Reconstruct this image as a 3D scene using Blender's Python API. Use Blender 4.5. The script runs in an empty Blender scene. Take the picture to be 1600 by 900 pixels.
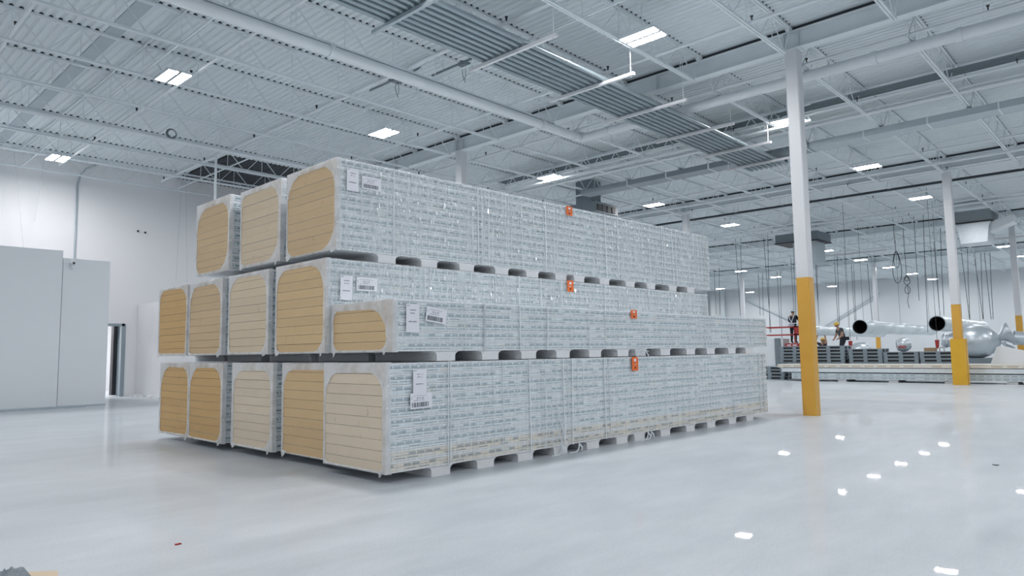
import bpy, bmesh, math, random
from mathutils import Vector, Matrix
random.seed(7)
S = 1.25                       # metres per survey unit (height of the camera above the floor)
TH = 0.017                     # the panel stack stands one degree off the building grid
scn = bpy.context.scene
COL = scn.collection

# ------------------------------------------------------------------ camera
OX, OY = 10.6, 4.13            # first yellow column as seen from the camera
def to_grid(x, y):
    dx, dy = x - OX, y - OY
    c, s = math.cos(TH), math.sin(TH)
    return (c*dx + s*dy, -s*dx + c*dy)
cu, cv = to_grid(0, 0)
yaw, pitch, roll = 0.7705923 - TH, 0.0913354, -0.01457352
cam_d = bpy.data.cameras.new('camera'); cam = bpy.data.objects.new('camera', cam_d); COL.objects.link(cam)
F = Vector((math.cos(pitch)*math.cos(yaw), math.cos(pitch)*math.sin(yaw), math.sin(pitch)))
R0 = Vector((math.sin(yaw), -math.cos(yaw), 0)); U0 = R0.cross(F)
Rr = R0*math.cos(roll) + U0*math.sin(roll); Ur = -R0*math.sin(roll) + U0*math.cos(roll)
m = Matrix((Rr, Ur, -F)).transposed().to_4x4(); m.translation = Vector((cu*S, cv*S, 1.0*S))
cam.matrix_world = m
cam_d.sensor_width = 36.0; cam_d.lens = 1090.445/1600*36.0; cam_d.clip_end = 300
scn.camera = cam

# ------------------------------------------------------------------ light and exposure
w = bpy.data.worlds.new('world'); scn.world = w; w.use_nodes = True
w.node_tree.nodes['Background'].inputs[0].default_value = (0.60, 0.72, 0.80, 1)
w.node_tree.nodes['Background'].inputs[1].default_value = 0.3
scn.view_settings.view_transform = 'Standard'; scn.view_settings.look = 'None'
scn.view_settings.exposure = -0.90; scn.view_settings.gamma = 1; scn.view_settings.use_curve_mapping = False
LAMP_STRENGTH = 330.0
LAMP_COLOR = (1.0, 0.975, 0.985)

# ------------------------------------------------------------------ node helpers and materials
def new_mat(name):
    mt = bpy.data.materials.new(name); mt.use_nodes = True
    nt = mt.node_tree
    return mt, nt, nt.nodes['Principled BSDF']
def N(nt, t, **kw):
    n = nt.nodes.new(t)
    for k, v in kw.items(): setattr(n, k, v)
    return n
def mth(nt, op, a, b=None, c=None):
    n = N(nt, 'ShaderNodeMath', operation=op)
    for i, v in enumerate((a, b, c)):
        if v is None: continue
        if isinstance(v, (int, float)): n.inputs[i].default_value = v
        else: nt.links.new(v, n.inputs[i])
    return n.outputs[0]
def mixc(nt, f, a, b):
    n = N(nt, 'ShaderNodeMix', data_type='RGBA')
    for i, v in ((0, f), (6, a), (7, b)):
        if isinstance(v, (int, float)): n.inputs[i].default_value = v
        elif isinstance(v, tuple): n.inputs[i].default_value = (*v, 1)
        else: nt.links.new(v, n.inputs[i])
    return n.outputs[2]
def noise(nt, vec, scale, detail=3, rough=.5):
    n = N(nt, 'ShaderNodeTexNoise'); n.inputs['Scale'].default_value = scale
    n.inputs['Detail'].default_value = detail; n.inputs['Roughness'].default_value = rough
    nt.links.new(vec, n.inputs['Vector']); return n.outputs['Fac']
def mapping(nt, vec, sc):
    n = N(nt, 'ShaderNodeMapping'); n.inputs['Scale'].default_value = sc
    nt.links.new(vec, n.inputs['Vector']); return n.outputs[0]
def coords(nt): return N(nt, 'ShaderNodeTexCoord').outputs['Object']
def bump(nt, bs, h, strength=.2, dist=.01):
    n = N(nt, 'ShaderNodeBump'); n.inputs['Strength'].default_value = strength; n.inputs['Distance'].default_value = dist
    nt.links.new(h, n.inputs['Height']); nt.links.new(n.outputs[0], bs.inputs['Normal'])
def paint(name, c, rough=.5, var=.06, scale=3.0, metal=0.0, spec=.5, bmp=0.0, bscale=40):
    mt, nt, b = new_mat(name)
    v = coords(nt); f = noise(nt, v, scale, 4)
    lo = tuple(max(0, x*(1-var)) for x in c); hi = tuple(min(1, x*(1+var)) for x in c)
    nt.links.new(mixc(nt, f, lo, hi), b.inputs['Base Color'])
    b.inputs['Roughness'].default_value = rough; b.inputs['Metallic'].default_value = metal
    b.inputs['Specular IOR Level'].default_value = spec
    if bmp: bump(nt, b, noise(nt, v, bscale, 3), bmp, .004)
    return mt

WHITE = paint('white_paint', (.72, .785, .82), .5)
DECKM = paint('deck_paint', (.71, .775, .805), .6, .05, .4)
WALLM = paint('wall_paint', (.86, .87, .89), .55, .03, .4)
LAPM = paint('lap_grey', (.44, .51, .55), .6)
WALLF = paint('wall_paint_far_dimmed', (.68, .72, .745), .55, .03, .4)  # wall colour darkened to carry the dimming of the far end
PARTM = paint('partition_paint', (.74, .78, .81), .5, .03, .3)
COLW = paint('column_white', (.66, .68, .705), .4, .03)
YELL = paint('yellow_paint', (.66, .36, .055), .42, .10, 2.5, bmp=.1)
GUARD = paint('guard_yellow', (.70, .40, .03), .35, .08, 4)
DARKS = paint('bare_deck_and_gap_shade', (.035, .045, .055), .6)  # bare deck steel, also the shade painted in above joists and girders
PIPEW = paint('pipe_paint', (.72, .775, .81), .38)
COND = paint('conduit_steel', (.27, .33, .36), .3, .2, 3, metal=.6)
GALV = paint('galvanised', (.46, .53, .57), .30, .12, 6, metal=.55)
GREYD = paint('duct_grey', (.17, .21, .235), .5, .1)
BLACK = paint('black', (.015, .017, .02), .55)
CABLE = paint('cable_black', (.03, .04, .05), .6)
FOOT = paint('polystyrene', (.78, .80, .82), .85, .05, 25, bmp=.4, bscale=160)
SKIN = paint('panel_skin', (.84, .88, .91), .3, .03, 5)
PALLM = paint('pallet_plastic', (.25, .31, .35), .45, .12, 6)
ORNG = paint('orange_tag', (.85, .16, .02), .5, .1, 20)
PAPER = paint('paper', (.82, .84, .90), .6, .02)
INK = paint('ink', (.08, .09, .11), .6)
INKG = paint('ink_grey', (.28, .30, .34), .6)
FILMG = paint('film_gloss', (.80, .85, .88), .14, .05, 20, spec=1.0)
FILMW = paint('film_white', (.78, .84, .88), .22, .05, 20)
SILV = paint('foil_silver', (.56, .62, .66), .33, .1, 5, metal=.6, bmp=.3, bscale=12)
RED = paint('lift_red', (.36, .03, .03), .4)
DOORM = paint('door_grey', (.30, .37, .41), .4)
CARD = paint('cardboard', (.36, .25, .15), .8)
SKINP = paint('skin_tone', (.42, .25, .17), .6)
CLOTHB = paint('cloth_black', (.02, .025, .035), .9)
CLOTHG = paint('cloth_grey', (.07, .08, .09), .9)
HELY = paint('helmet_yellow', (.80, .55, .10), .3)
HELW = paint('helmet_grey', (.40, .46, .50), .3)
SPRK = paint('sprinkler_black', (.02, .025, .03), .5)
LIME = paint('tan_sheet', (.62, .50, .36), .6)

def mat_floor():
    mt, nt, b = new_mat('polished_concrete')
    g = N(nt, 'ShaderNodeNewGeometry').outputs['Position']
    v1 = mapping(nt, g, (.22, .5, .22)); a = noise(nt, v1, 1.0, 5, .6)
    v2 = mapping(nt, g, (1.1, 3.2, 1)); c = noise(nt, v2, 1.0, 5, .65)
    fine = noise(nt, g, 60, 3)
    t = mth(nt, 'ADD', mth(nt, 'MULTIPLY', a, .42), mth(nt, 'ADD', mth(nt, 'MULTIPLY', c, .36), mth(nt, 'MULTIPLY', fine, .22)))
    cr = N(nt, 'ShaderNodeValToRGB'); cr.color_ramp.elements[0].position = .38; cr.color_ramp.elements[1].position = .62
    cr.color_ramp.elements[0].color = (.445, .49, .52, 1); cr.color_ramp.elements[1].color = (.60, .635, .67, 1)
    nt.links.new(t, cr.inputs[0]); nt.links.new(cr.outputs[0], b.inputs['Base Color'])
    rr = N(nt, 'ShaderNodeMapRange'); rr.inputs[1].default_value = .3; rr.inputs[2].default_value = .7
    rr.inputs[3].default_value = .40; rr.inputs[4].default_value = .55; nt.links.new(c, rr.inputs[0])
    nt.links.new(rr.outputs[0], b.inputs['Roughness'])
    b.inputs['Specular IOR Level'].default_value = .12
    b.inputs['Coat Weight'].default_value = .26; b.inputs['Coat Roughness'].default_value = .02; b.inputs['Coat IOR'].default_value = 1.22
    bm_ = N(nt, 'ShaderNodeBump'); bm_.inputs['Strength'].default_value = .02; bm_.inputs['Distance'].default_value = .01
    nt.links.new(noise(nt, g, 5.0, 2), bm_.inputs['Height']); nt.links.new(bm_.outputs[0], b.inputs['Coat Normal'])
    return mt
FLOORM = mat_floor()

def mat_foam(name, c):
    mt, nt, b = new_mat(name)
    oi = N(nt, 'ShaderNodeObjectInfo'); va = N(nt, 'ShaderNodeVectorMath', operation='ADD')
    nt.links.new(coords(nt), va.inputs[0]); nt.links.new(mth(nt, 'MULTIPLY', oi.outputs['Random'], 23.0), va.inputs[1]); v = va.outputs[0]
    f = noise(nt, mapping(nt, v, (1, 1, 2.2)), 34, 4, .7); g = noise(nt, v, 2.2, 3)
    hue = mth(nt, 'ADD', mth(nt, 'MULTIPLY', oi.outputs['Random'], .35), mth(nt, 'ADD', mth(nt, 'MULTIPLY', f, .35), mth(nt, 'MULTIPLY', g, .3)))
    lo = tuple(x*.90 for x in c); hi = tuple(min(1, x*1.10) for x in c)
    col = mixc(nt, hue, lo, hi)
    st = noise(nt, mapping(nt, v, (1, 5, 1.6)), 2.6, 4, .7)         # dirt smudges
    sm = mth(nt, 'MULTIPLY', mth(nt, 'GREATER_THAN', st, .67), .30)
    nt.links.new(mixc(nt, sm, col, (.20, .13, .06)), b.inputs['Base Color'])
    b.inputs['Roughness'].default_value = .75
    bump(nt, b, f, .35, .003)
    return mt
FOAMS = {'ochre': mat_foam('foam_ochre', (.62, .405, .175)), 'tan': mat_foam('foam_tan', (.665, .48, .265)),
         'pale': mat_foam('foam_pale', (.68, .56, .40)), 'cream': mat_foam('foam_cream', (.72, .615, .475)),
         'deep': mat_foam('foam_deep', (.63, .465, .275))}

def mat_side(name, beige, dash_c, dens):
    """long edge of a panel: white skin lip, rows of faint printed marks, some bare foam showing"""
    mt, nt, b = new_mat(name)
    v = coords(nt); sp = N(nt, 'ShaderNodeSeparateXYZ'); nt.links.new(v, sp.inputs[0])
    oi = N(nt, 'ShaderNodeObjectInfo').outputs['Random']
    x = mth(nt, 'ADD', sp.outputs[0], mth(nt, 'MULTIPLY', oi, 37.0)); z = sp.outputs[2]
    def row(z0, z1, cell, duty, seed, on):
        q = mth(nt, 'ADD', mth(nt, 'DIVIDE', x, cell), seed)
        wn = N(nt, 'ShaderNodeTexWhiteNoise', noise_dimensions='1D'); nt.links.new(mth(nt, 'FLOOR', q), wn.inputs['W'])
        o = mth(nt, 'LESS_THAN', wn.outputs[0], on)
        d = mth(nt, 'LESS_THAN', mth(nt, 'FRACT', q), duty)
        band = mth(nt, 'MULTIPLY', mth(nt, 'GREATER_THAN', z, z0*.105), mth(nt, 'LESS_THAN', z, z1*.105))
        return mth(nt, 'MULTIPLY', mth(nt, 'MULTIPLY', o, d), band)
    marks = mth(nt, 'MAXIMUM', row(.50, .72, .105, .8, 0.0, dens), mth(nt, 'MAXIMUM', row(.20, .30, .16, .85, 11.3, dens*.9), row(.80, .87, .21, .6, 5.7, dens*.8)))
    cmb = N(nt, 'ShaderNodeCombineXYZ'); nt.links.new(x, cmb.inputs[0]); nt.links.new(z, cmb.inputs[2])
    tex = noise(nt, mapping(nt, cmb.outputs[0], (1, 1, 1.5)), 70, 2, .8)
    marks = mth(nt, 'MULTIPLY', marks, mth(nt, 'MULTIPLY', mth(nt, 'GREATER_THAN', tex, .40), .8))
    low = noise(nt, mapping(nt, cmb.outputs[0], (1.6, 1, 9)), 1.4, 3, .6)
    mr = N(nt, 'ShaderNodeMapRange'); mr.inputs[1].default_value = .62 - beige*.35; mr.inputs[2].default_value = .80 - beige*.35
    nt.links.new(low, mr.inputs[0])
    base = mixc(nt, mth(nt, 'MULTIPLY', mr.outputs[0], .85), (.78, .845, .87), (.82, .75, .62))
    base = mixc(nt, mth(nt, 'MULTIPLY', noise(nt, mapping(nt, cmb.outputs[0], (3, 1, 30)), 3, 3), .35), base, (.50, .60, .65))
    nt.links.new(mixc(nt, marks, base, dash_c), b.inputs['Base Color'])
    b.inputs['Roughness'].default_value = .6
    return mt
SIDE = mat_side('panel_side', .08, (.25, .35, .41), .8)
SIDEB = mat_side('panel_side_beige', 1.0, (.20, .27, .32), .6)
SIDED = mat_side('panel_side_dense', .12, (.18, .27, .32), .92)

def mat_film(name, a0, a1):
    """clear stretch film: milky where it is folded, glossy, creased"""
    mt, nt, b = new_mat(name)
    v = coords(nt)
    st = noise(nt, mapping(nt, v, (9, 9, .25)), 3.0, 4, .75)
    st2 = noise(nt, mapping(nt, v, (1.3, 1.3, .3)), 1.2, 3, .6)
    mr = N(nt, 'ShaderNodeMapRange'); mr.inputs[1].default_value = .42; mr.inputs[2].default_value = .72
    mr.inputs[3].default_value = a0; mr.inputs[4].default_value = a1
    nt.links.new(mth(nt, 'ADD', mth(nt, 'MULTIPLY', st, .7), mth(nt, 'MULTIPLY', st2, .3)), mr.inputs[0])
    b.inputs['Base Color'].default_value = (.86, .92, .95, 1); b.inputs['Roughness'].default_value = .10
    bump(nt, b, noise(nt, mapping(nt, v, (9, 9, 7)), 1.5, 3, .6), 1.0, .05)
    nt.links.new(mr.outputs[0], b.inputs['Alpha'])
    return mt
FILM = mat_film('stretch_film', .13, .60)
FILML = mat_film('stretch_film_thin', .02, .34)
def mat_endfilm():
    mt, nt, b = new_mat('end_film')
    v = coords(nt); f = noise(nt, v, 4.5, 3, .5)
    nt.links.new(mixc(nt, f, (.82, .85, .87), (.90, .92, .93)), b.inputs['Base Color'])
    b.inputs['Roughness'].default_value = .28
    mr = N(nt, 'ShaderNodeMapRange'); mr.inputs[1].default_value = .3; mr.inputs[2].default_value = .6; mr.inputs[3].default_value = .48; mr.inputs[4].default_value = .74
    nt.links.new(f, mr.inputs[0]); nt.links.new(mr.outputs[0], b.inputs['Alpha'])
    bump(nt, b, noise(nt, v, 12, 3, .6), .7, .015)
    return mt
ENDF = mat_endfilm()
def mat_emit(name, c, s):
    mt = bpy.data.materials.new(name); mt.use_nodes = True; nt = mt.node_tree; nt.nodes.clear()
    e = N(nt, 'ShaderNodeEmission'); e.inputs[0].default_value = (*c, 1); e.inputs[1].default_value = s
    o = N(nt, 'ShaderNodeOutputMaterial'); nt.links.new(e.outputs[0], o.inputs[0]); return mt
LEDM = mat_emit('led_panel_light', LAMP_COLOR, LAMP_STRENGTH)

# ------------------------------------------------------------------ mesh helpers (all dimensions in metres)
class MB:
    def __init__(s): s.v = []; s.f = []; s.mi = []
    def add(s, vs, fs, mi=0):
        o = len(s.v); s.v += [tuple(v) for v in vs]; s.f += [tuple(i+o for i in f) for f in fs]
        s.mi += mi if isinstance(mi, list) else [mi]*len(fs); return s
    def box(s, x0, x1, y0, y1, z0, z1, mi=0):
        vs = [(x, y, z) for z in (z0, z1) for y in (y0, y1) for x in (x0, x1)]
        return s.add(vs, [(0, 2, 3, 1), (4, 5, 7, 6), (0, 1, 5, 4), (2, 6, 7, 3), (0, 4, 6, 2), (1, 3, 7, 5)], mi)
    def tube(s, p, q, r, n=8, r2=None, caps=True, mi=0):
        p, q = Vector(p), Vector(q); d = (q-p)
        if d.length < 1e-6: return s
        d.normalize(); a = Vector((0, 0, 1)) if abs(d.z) < .9 else Vector((1, 0, 0))
        e1 = d.cross(a).normalized(); e2 = d.cross(e1); r2 = r if r2 is None else r2
        vs = []
        for c, rr in ((p, r), (q, r2)):
            for i in range(n):
                t = 2*math.pi*(i+.5)/n; vs.append(c + e1*rr*math.cos(t) + e2*rr*math.sin(t))
        fs = [(i, (i+1) % n, n+(i+1) % n, n+i) for i in range(n)]
        if caps: fs += [tuple(range(n-1, -1, -1)), tuple(range(n, 2*n))]
        return s.add(vs, fs, mi)
    def path(s, pts, r, n=6, mi=0):
        for a, b in zip(pts, pts[1:]): s.tube(a, b, r, n, mi=mi)
        return s
    def prism(s, poly, axis, a, b, mi=0):
        """poly of 2D points extruded along axis 0/1/2 between a and b"""
        n = len(poly)
        def P(pt, t):
            l = [pt[0], pt[1]]; l.insert(axis, t); return l
        vs = [P(p, a) for p in poly] + [P(p, b) for p in poly]
        fs = [(i, (i+1) % n, n+(i+1) % n, n+i) for i in range(n)] + [tuple(range(n-1, -1, -1)), tuple(range(n, 2*n))]
        return s.add(vs, fs, mi)
    def lathe(s, prof, c, d, n=24, mi=0):
        """prof = [(t along d, radius)]"""
        c, d = Vector(c), Vector(d).normalized(); a = Vector((0, 0, 1)) if abs(d.z) < .9 else Vector((1, 0, 0))
        e1 = d.cross(a).normalized(); e2 = d.cross(e1); vs = []; fs = []
        for t, r in prof:
            for i in range(n):
                g = 2*math.pi*i/n; vs.append(c + d*t + e1*r*math.cos(g) + e2*r*math.sin(g))
        for k in range(len(prof)-1):
            for i in range(n):
                j = (i+1) % n; fs.append((k*n+i, k*n+j, (k+1)*n+j, (k+1)*n+i))
        return s.add(vs, fs, mi)
    def mesh(s, name, mats, smooth=False):
        me = bpy.data.meshes.new(name); me.from_pydata(s.v, [], s.f)
        for mt in (mats if isinstance(mats, (list, tuple)) else [mats]): me.materials.append(mt)
        me.polygons.foreach_set('material_index', s.mi)
        bm = bmesh.new(); bm.from_mesh(me); bmesh.ops.recalc_face_normals(bm, faces=bm.faces); bm.to_mesh(me); bm.free()
        if smooth:
            me.polygons.foreach_set('use_smooth', [True]*len(me.polygons)); me.set_sharp_from_angle(angle=math.radians(40))
        me.update(); return me
    def build(s, name, mats, parent=None, loc=(0, 0, 0), smooth=False):
        return put(name, s.mesh(name, mats, smooth), parent, loc)
def put(name, data, parent=None, loc=(0, 0, 0), rz=0.0):
    o = bpy.data.objects.new(name, data); COL.objects.link(o); o.location = loc; o.rotation_euler = (0, 0, rz)
    if parent: o.parent = parent
    return o
def thing(name, label, cat, loc=(0, 0, 0), group=None, rz=0.0):
    o = put(name, None, None, loc, rz); o.empty_display_size = .1
    o['label'] = label; o['category'] = cat
    if group: o['group'] = group
    return o
def tag(o, label, cat, group=None):
    o['label'] = label; o['category'] = cat
    if group: o['group'] = group
    return o
def struct(o): o['kind'] = 'structure'; return o

# ------------------------------------------------------------------ the shell
U0_, U1_, V0_, VL, VB = -16.0, 45.0, -20.0, 15.9, 34.0       # grid extents
DECK, TOPC, BOTC, GB = 5.95*S, 5.95*S, 5.44*S, 5.60*S
LOWALL_U = -4.0
b = MB()
for (a, c, d, e) in ((U0_, U1_, V0_, VL), (2.0, U1_, VL, VB), (-9, 2.0, VL, VL+4)):
    b.box(a*S, c*S, d*S, e*S, -.15, 0)
floor = struct(b.build('floor', FLOORM))

def deck_mesh(u0, u1, v0, v1, mt, nm):
    p = .15; n = int((u1-u0)*S/p); vs = []; fs = []; x0 = u0*S
    prof = []
    for i in range(n):
        a = x0 + i*p; prof += [(a, 0), (a+.066, 0), (a+.092, .032), (a+.124, .032)]
    prof.append((x0+n*p, 0))
    for x, z in prof: vs += [(x, v0*S, DECK+z), (x, v1*S, DECK+z)]
    fs = [(2*i, 2*i+1, 2*i+3, 2*i+2) for i in range(len(prof)-1)]
    k = len(vs)                                              # roof membrane over the deck
    vs += [(x0, v0*S, DECK+.06), (u1*S, v0*S, DECK+.06), (u1*S, v1*S, DECK+.06), (x0, v1*S, DECK+.06)]
    fs.append((k, k+1, k+2, k+3))
    return MB().add(vs, fs)
ceiling = struct(deck_mesh(U0_, U1_, V0_, 12.7, DECKM, 'ceiling').build('ceiling', DECKM))
deck_mesh(U0_, -3.1, 12.7, VL, DECKM, '').build('deck_sheet', DECKM, ceiling)
deck_mesh(2.0, U1_, 12.7, VB, DECKM, '').build('deck_sheet', DECKM, ceiling)
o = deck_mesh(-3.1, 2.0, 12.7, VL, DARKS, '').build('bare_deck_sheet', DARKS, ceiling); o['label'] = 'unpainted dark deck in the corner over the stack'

H = DECK + .06
door = (-5.05, -4.31, 1.84)                                  # opening in the left wall
b = MB(); t = .2
b.box(U0_*S, door[0]*S, VL*S, VL*S+t, 0, H).box(door[1]*S, 2.0*S, VL*S, VL*S+t, 0, H).box(door[0]*S, door[1]*S, VL*S, VL*S+t, door[2]*S, H)
struct(b.build('wall_left', WALLM))
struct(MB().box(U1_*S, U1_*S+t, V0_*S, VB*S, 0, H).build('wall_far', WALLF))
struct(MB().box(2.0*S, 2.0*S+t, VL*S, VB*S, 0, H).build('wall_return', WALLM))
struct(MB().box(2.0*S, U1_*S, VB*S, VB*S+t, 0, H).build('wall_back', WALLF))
struct(MB().box(U0_*S, U1_*S, V0_*S-t, V0_*S, 0, H).build('wall_right', WALLM))
struct(MB().box(U0_*S-t, U0_*S, V0_*S, VL*S, 0, H).build('wall_near', WALLM))
# room behind the door
b = MB(); b.box(-9*S, 2*S, (VL+4)*S, (VL+4)*S+t, 0, 3.5).box(-9*S-t, -9*S, VL*S+t, (VL+4)*S, 0, 3.5).box(2*S, 2*S+t, VL*S+t, (VL+4)*S, 0, 3.5).box(-9*S, 2*S, VL*S+t, (VL+4)*S, 3.5, 3.6)
struct(b.build('wall_side_room', WALLM))
dr = struct(put('door_1', None, None, (door[0]*S, VL*S, 0)))
b = MB(); W = (door[1]-door[0])*S; Hd = door[2]*S
b.box(-.05, .0, -.02, t+.02, 0, Hd+.05).box(W-.09, W+.03, -.02, t+.02, 0, Hd+.05).box(0, W, -.02, t+.02, Hd-.03, Hd+.05)
b.build('door_frame', DOORM, dr)
lf = MB().box(-.045, 0, 0, .82, .01, Hd-.04).build('door_leaf', DOORM, dr, (W-.09, t, 0)); lf.rotation_euler = (0, 0, math.radians(-50))
MB().tube((-.09, .76, 1.0), (-.045, .76, 1.0), .012).tube((-.09, .64, 1.0), (-.09, .78, 1.0), .011).build('door_handle', GALV, lf)
o = tag(MB().box(-4.27*S, -3.6*S, (VL+.95)*S, (VL+1.15)*S, 0, 2.4).build('dark_gap_block', BLACK), 'added black cupboard seen through the open doorway', 'block')  # added black box standing for the dark gap beyond the door
l = bpy.data.lights.new('side_room_lamp', 'AREA'); l.energy = 420; l.size = 1.5; l.color = LAMP_COLOR
lo = put('side_room_lamp', l, None, (-5.3*S, (VL+2.6)*S, 3.3))

# partitions on the left
def partition(name, u0, u1, v0, v1, h, label, seams):
    r = thing(name, label, 'partition', (u0*S, v0*S, 0))
    n = seams; wd = (u1-u0)*S/n
    for i in range(n):
        MB().box(i*wd+.002, (i+1)*wd-.002, 0, .1, .03, h*S).build('wall_panel', PARTM, r)
    MB().box(0, .1, .1, (v1-v0)*S, .03, h*S).box((u1-u0)*S-.1, (u1-u0)*S, .1, (v1-v0)*S, .03, h*S).build('return_panel', PARTM, r)
    MB().box(0, (u1-u0)*S, 0, (v1-v0)*S, h*S, h*S+.02).build('cap', WHITE, r)
    MB().box(0, (u1-u0)*S, -.015, .11, 0, .035).build('base_track', GALV, r)
    return r
partition('white_partition', -11.8, -6.555, 12.71, 14.6, 3.22, 'taller white panel partition at the left, nearest the frame edge', 4)
partition('white_partition', -6.545, -5.655, 12.73, 14.4, 3.07, 'shorter narrow white partition beside the taller one, camera on top', 1)
o = tag(MB().box(-9*S, -6.1*S, 12.42*S, 12.60*S, 0, .035).build('floor_strip', GALV), 'flat grey metal strip lying along the foot of the white partitions', 'strip')
r = thing('low_partition', 'long low white partition running from the left wall behind the stack', 'partition', (LOWALL_U*S, 9.5*S, 0))
for i in range(6):
    MB().box(0, .1, i*(6.38*S/6)+.002, (i+1)*(6.38*S/6)-.002, .04, 2.38*S).build('wall_panel', WALLM, r)
MB().box(-.02, .12, 0, 6.38*S, 0, .05).build('base_track', WHITE, r)
b = MB()
for i in range(70):
    x = LOWALL_U*S - .05 - random.random()*.16; y = (13.2+random.random()*2.5)*S; q = .012+random.random()*.03
    b.box(x-q, x+q, y-q*1.6, y+q*1.6, 0, q*1.5)
o = tag(b.build('rubble', WALLM), 'line of pale plaster crumbs at the foot of the low partition', 'rubble'); o['kind'] = 'stuff'

# security camera and its conduit
r = thing('security_camera', 'small white dome security camera on top of the narrow partition', 'camera', (-6.39*S, 12.66*S, 2.98*S))
MB().lathe([(0, 0.001), (0, .055), (.05, .06), (.09, .05), (.10, .001)], (0, .03, 0), (0, -1, .1), 16).build('housing', COLW, r, smooth=True)
MB().lathe([(0, .03), (.02, .024), (.032, .001)], (.01, -.065, .0), (.2, -1, 0), 12).build('lens', BLACK, r, smooth=True)
MB().box(-.03, .03, -.01, .05, -.12, .02).build('bracket', WHITE, r)
b = MB().path([(-5.53*S, 15.86*S, 3.1*S), (-5.535*S, 15.86*S, 5.35*S), (-5.5*S, 15.80*S, 5.6*S), (-5.42*S, 15.6*S, 5.75*S), (-5.3*S, 15.3*S, 5.8*S)], .03, 8)
tag(b.build('wall_conduit', GALV, smooth=True), 'grey conduit running down the left wall to the partitions', 'conduit')
b = MB().tube((-4.14*S, 11.05*S, 0), (-4.14*S, 11.05*S, 5.42*S), .035, 10)
tag(b.build('standpipe', PIPEW, smooth=True), 'thin white vertical pipe rising behind the leftmost top pack', 'pipe')
for i, (a, c) in enumerate((((-3.2, 15.3, 5.985), (-3.28, 15.3, 3.0)), ((-3.1, 15.3, 5.985), (-2.99, 15.3, 3.02)), ((-7.02, 15.3, 5.985), (-6.7, 15.3, 3.38)), ((-6.37, 15.3, 5.985), (-6.53, 15.3, 4.2)))):
    o = MB().tube([q*S for q in a], [q*S for q in c], .004, 5).build('hanging_wire', LAPM)
    tag(o, ['thin wire by the left wall, leftward one of the close pair beside the stack', 'thin wire by the left wall, nearer the stack of the close pair', 'long thin wire slanting down the bright left wall above the partitions', 'short thin wire on the bright left wall beside the long slanting one'][i], 'wire')
tag(MB().tube((-4.08*S, 15.88*S, 4.35*S), (-4.08*S, 15.84*S, 4.35*S), .03, 10).tube((-3.9*S, 15.88*S, 4.33*S), (-3.9*S, 15.84*S, 4.33*S), .03, 10).build('wall_anchor', BLACK), 'pair of small dark anchor holes in the left wall', 'anchor')

# ------------------------------------------------------------------ steelwork
BU, BV, JS = 10.22, 7.6, 1.52
def joist_mesh():
    L = BU*S - .16; b = MB(); hw = .038
    for z0, z1 in ((TOPC-.045-BOTC, TOPC-BOTC), (0, .04)):
        e = 0 if z0 else .35
        b.box(e, L-e, -hw-.006, -.006, z0, z1).box(e, L-e, .006, hw+.006, z0, z1)
    b.box(0, .15, -.04, .04, TOPC-BOTC-.1, TOPC-BOTC-.045).box(L-.15, L, -.04, .04, TOPC-BOTC-.1, TOPC-BOTC-.045)
    hz = TOPC-BOTC-.03; n = 11; st = (L-.7)/n
    pts = [(.0, 0, hz-.03), (.35, 0, .02)]
    for i in range(n):
        x = .35+i*st; b.tube((x, 0, .02), (x+st/2, 0, hz), .011, 4, caps=False).tube((x+st/2, 0, hz), (x+st, 0, .02), .011, 4, caps=False)
        b.tube((x+st/2, 0, hz), (x+st/2, 0, .02), .008, 4, caps=False)
    b.tube((.05, 0, hz-.03), (.35, 0, .02), .013, 4).tube((L-.05, 0, hz-.03), (L-.35, 0, .02), .013, 4)
    b.box(.02, L-.02, -.055, .055, TOPC-BOTC+.001, TOPC-BOTC+.034, mi=1)  # dark filler painting the shade in the flutes over the joist
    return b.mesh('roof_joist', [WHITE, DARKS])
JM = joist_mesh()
for i in range(-2, 5):
    for k in range(-13, 23):
        v = k*JS
        u = i*BU
        if u < -17 or v > (VL-.4 if u < 1 else VB-1): continue
        if k == -13 or (i == 4 and False): continue
        if u < U0_: 
            continue
        if u + BU > U1_+1: continue
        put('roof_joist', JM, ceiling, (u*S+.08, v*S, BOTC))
JM2 = joist_mesh()   # left bay row that starts at the near wall
for k in range(-12, 11):
    o = put('roof_joist', JM2, ceiling, ((U0_-4.3)*S+.0, k*JS*S, BOTC)) if False else None
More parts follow.
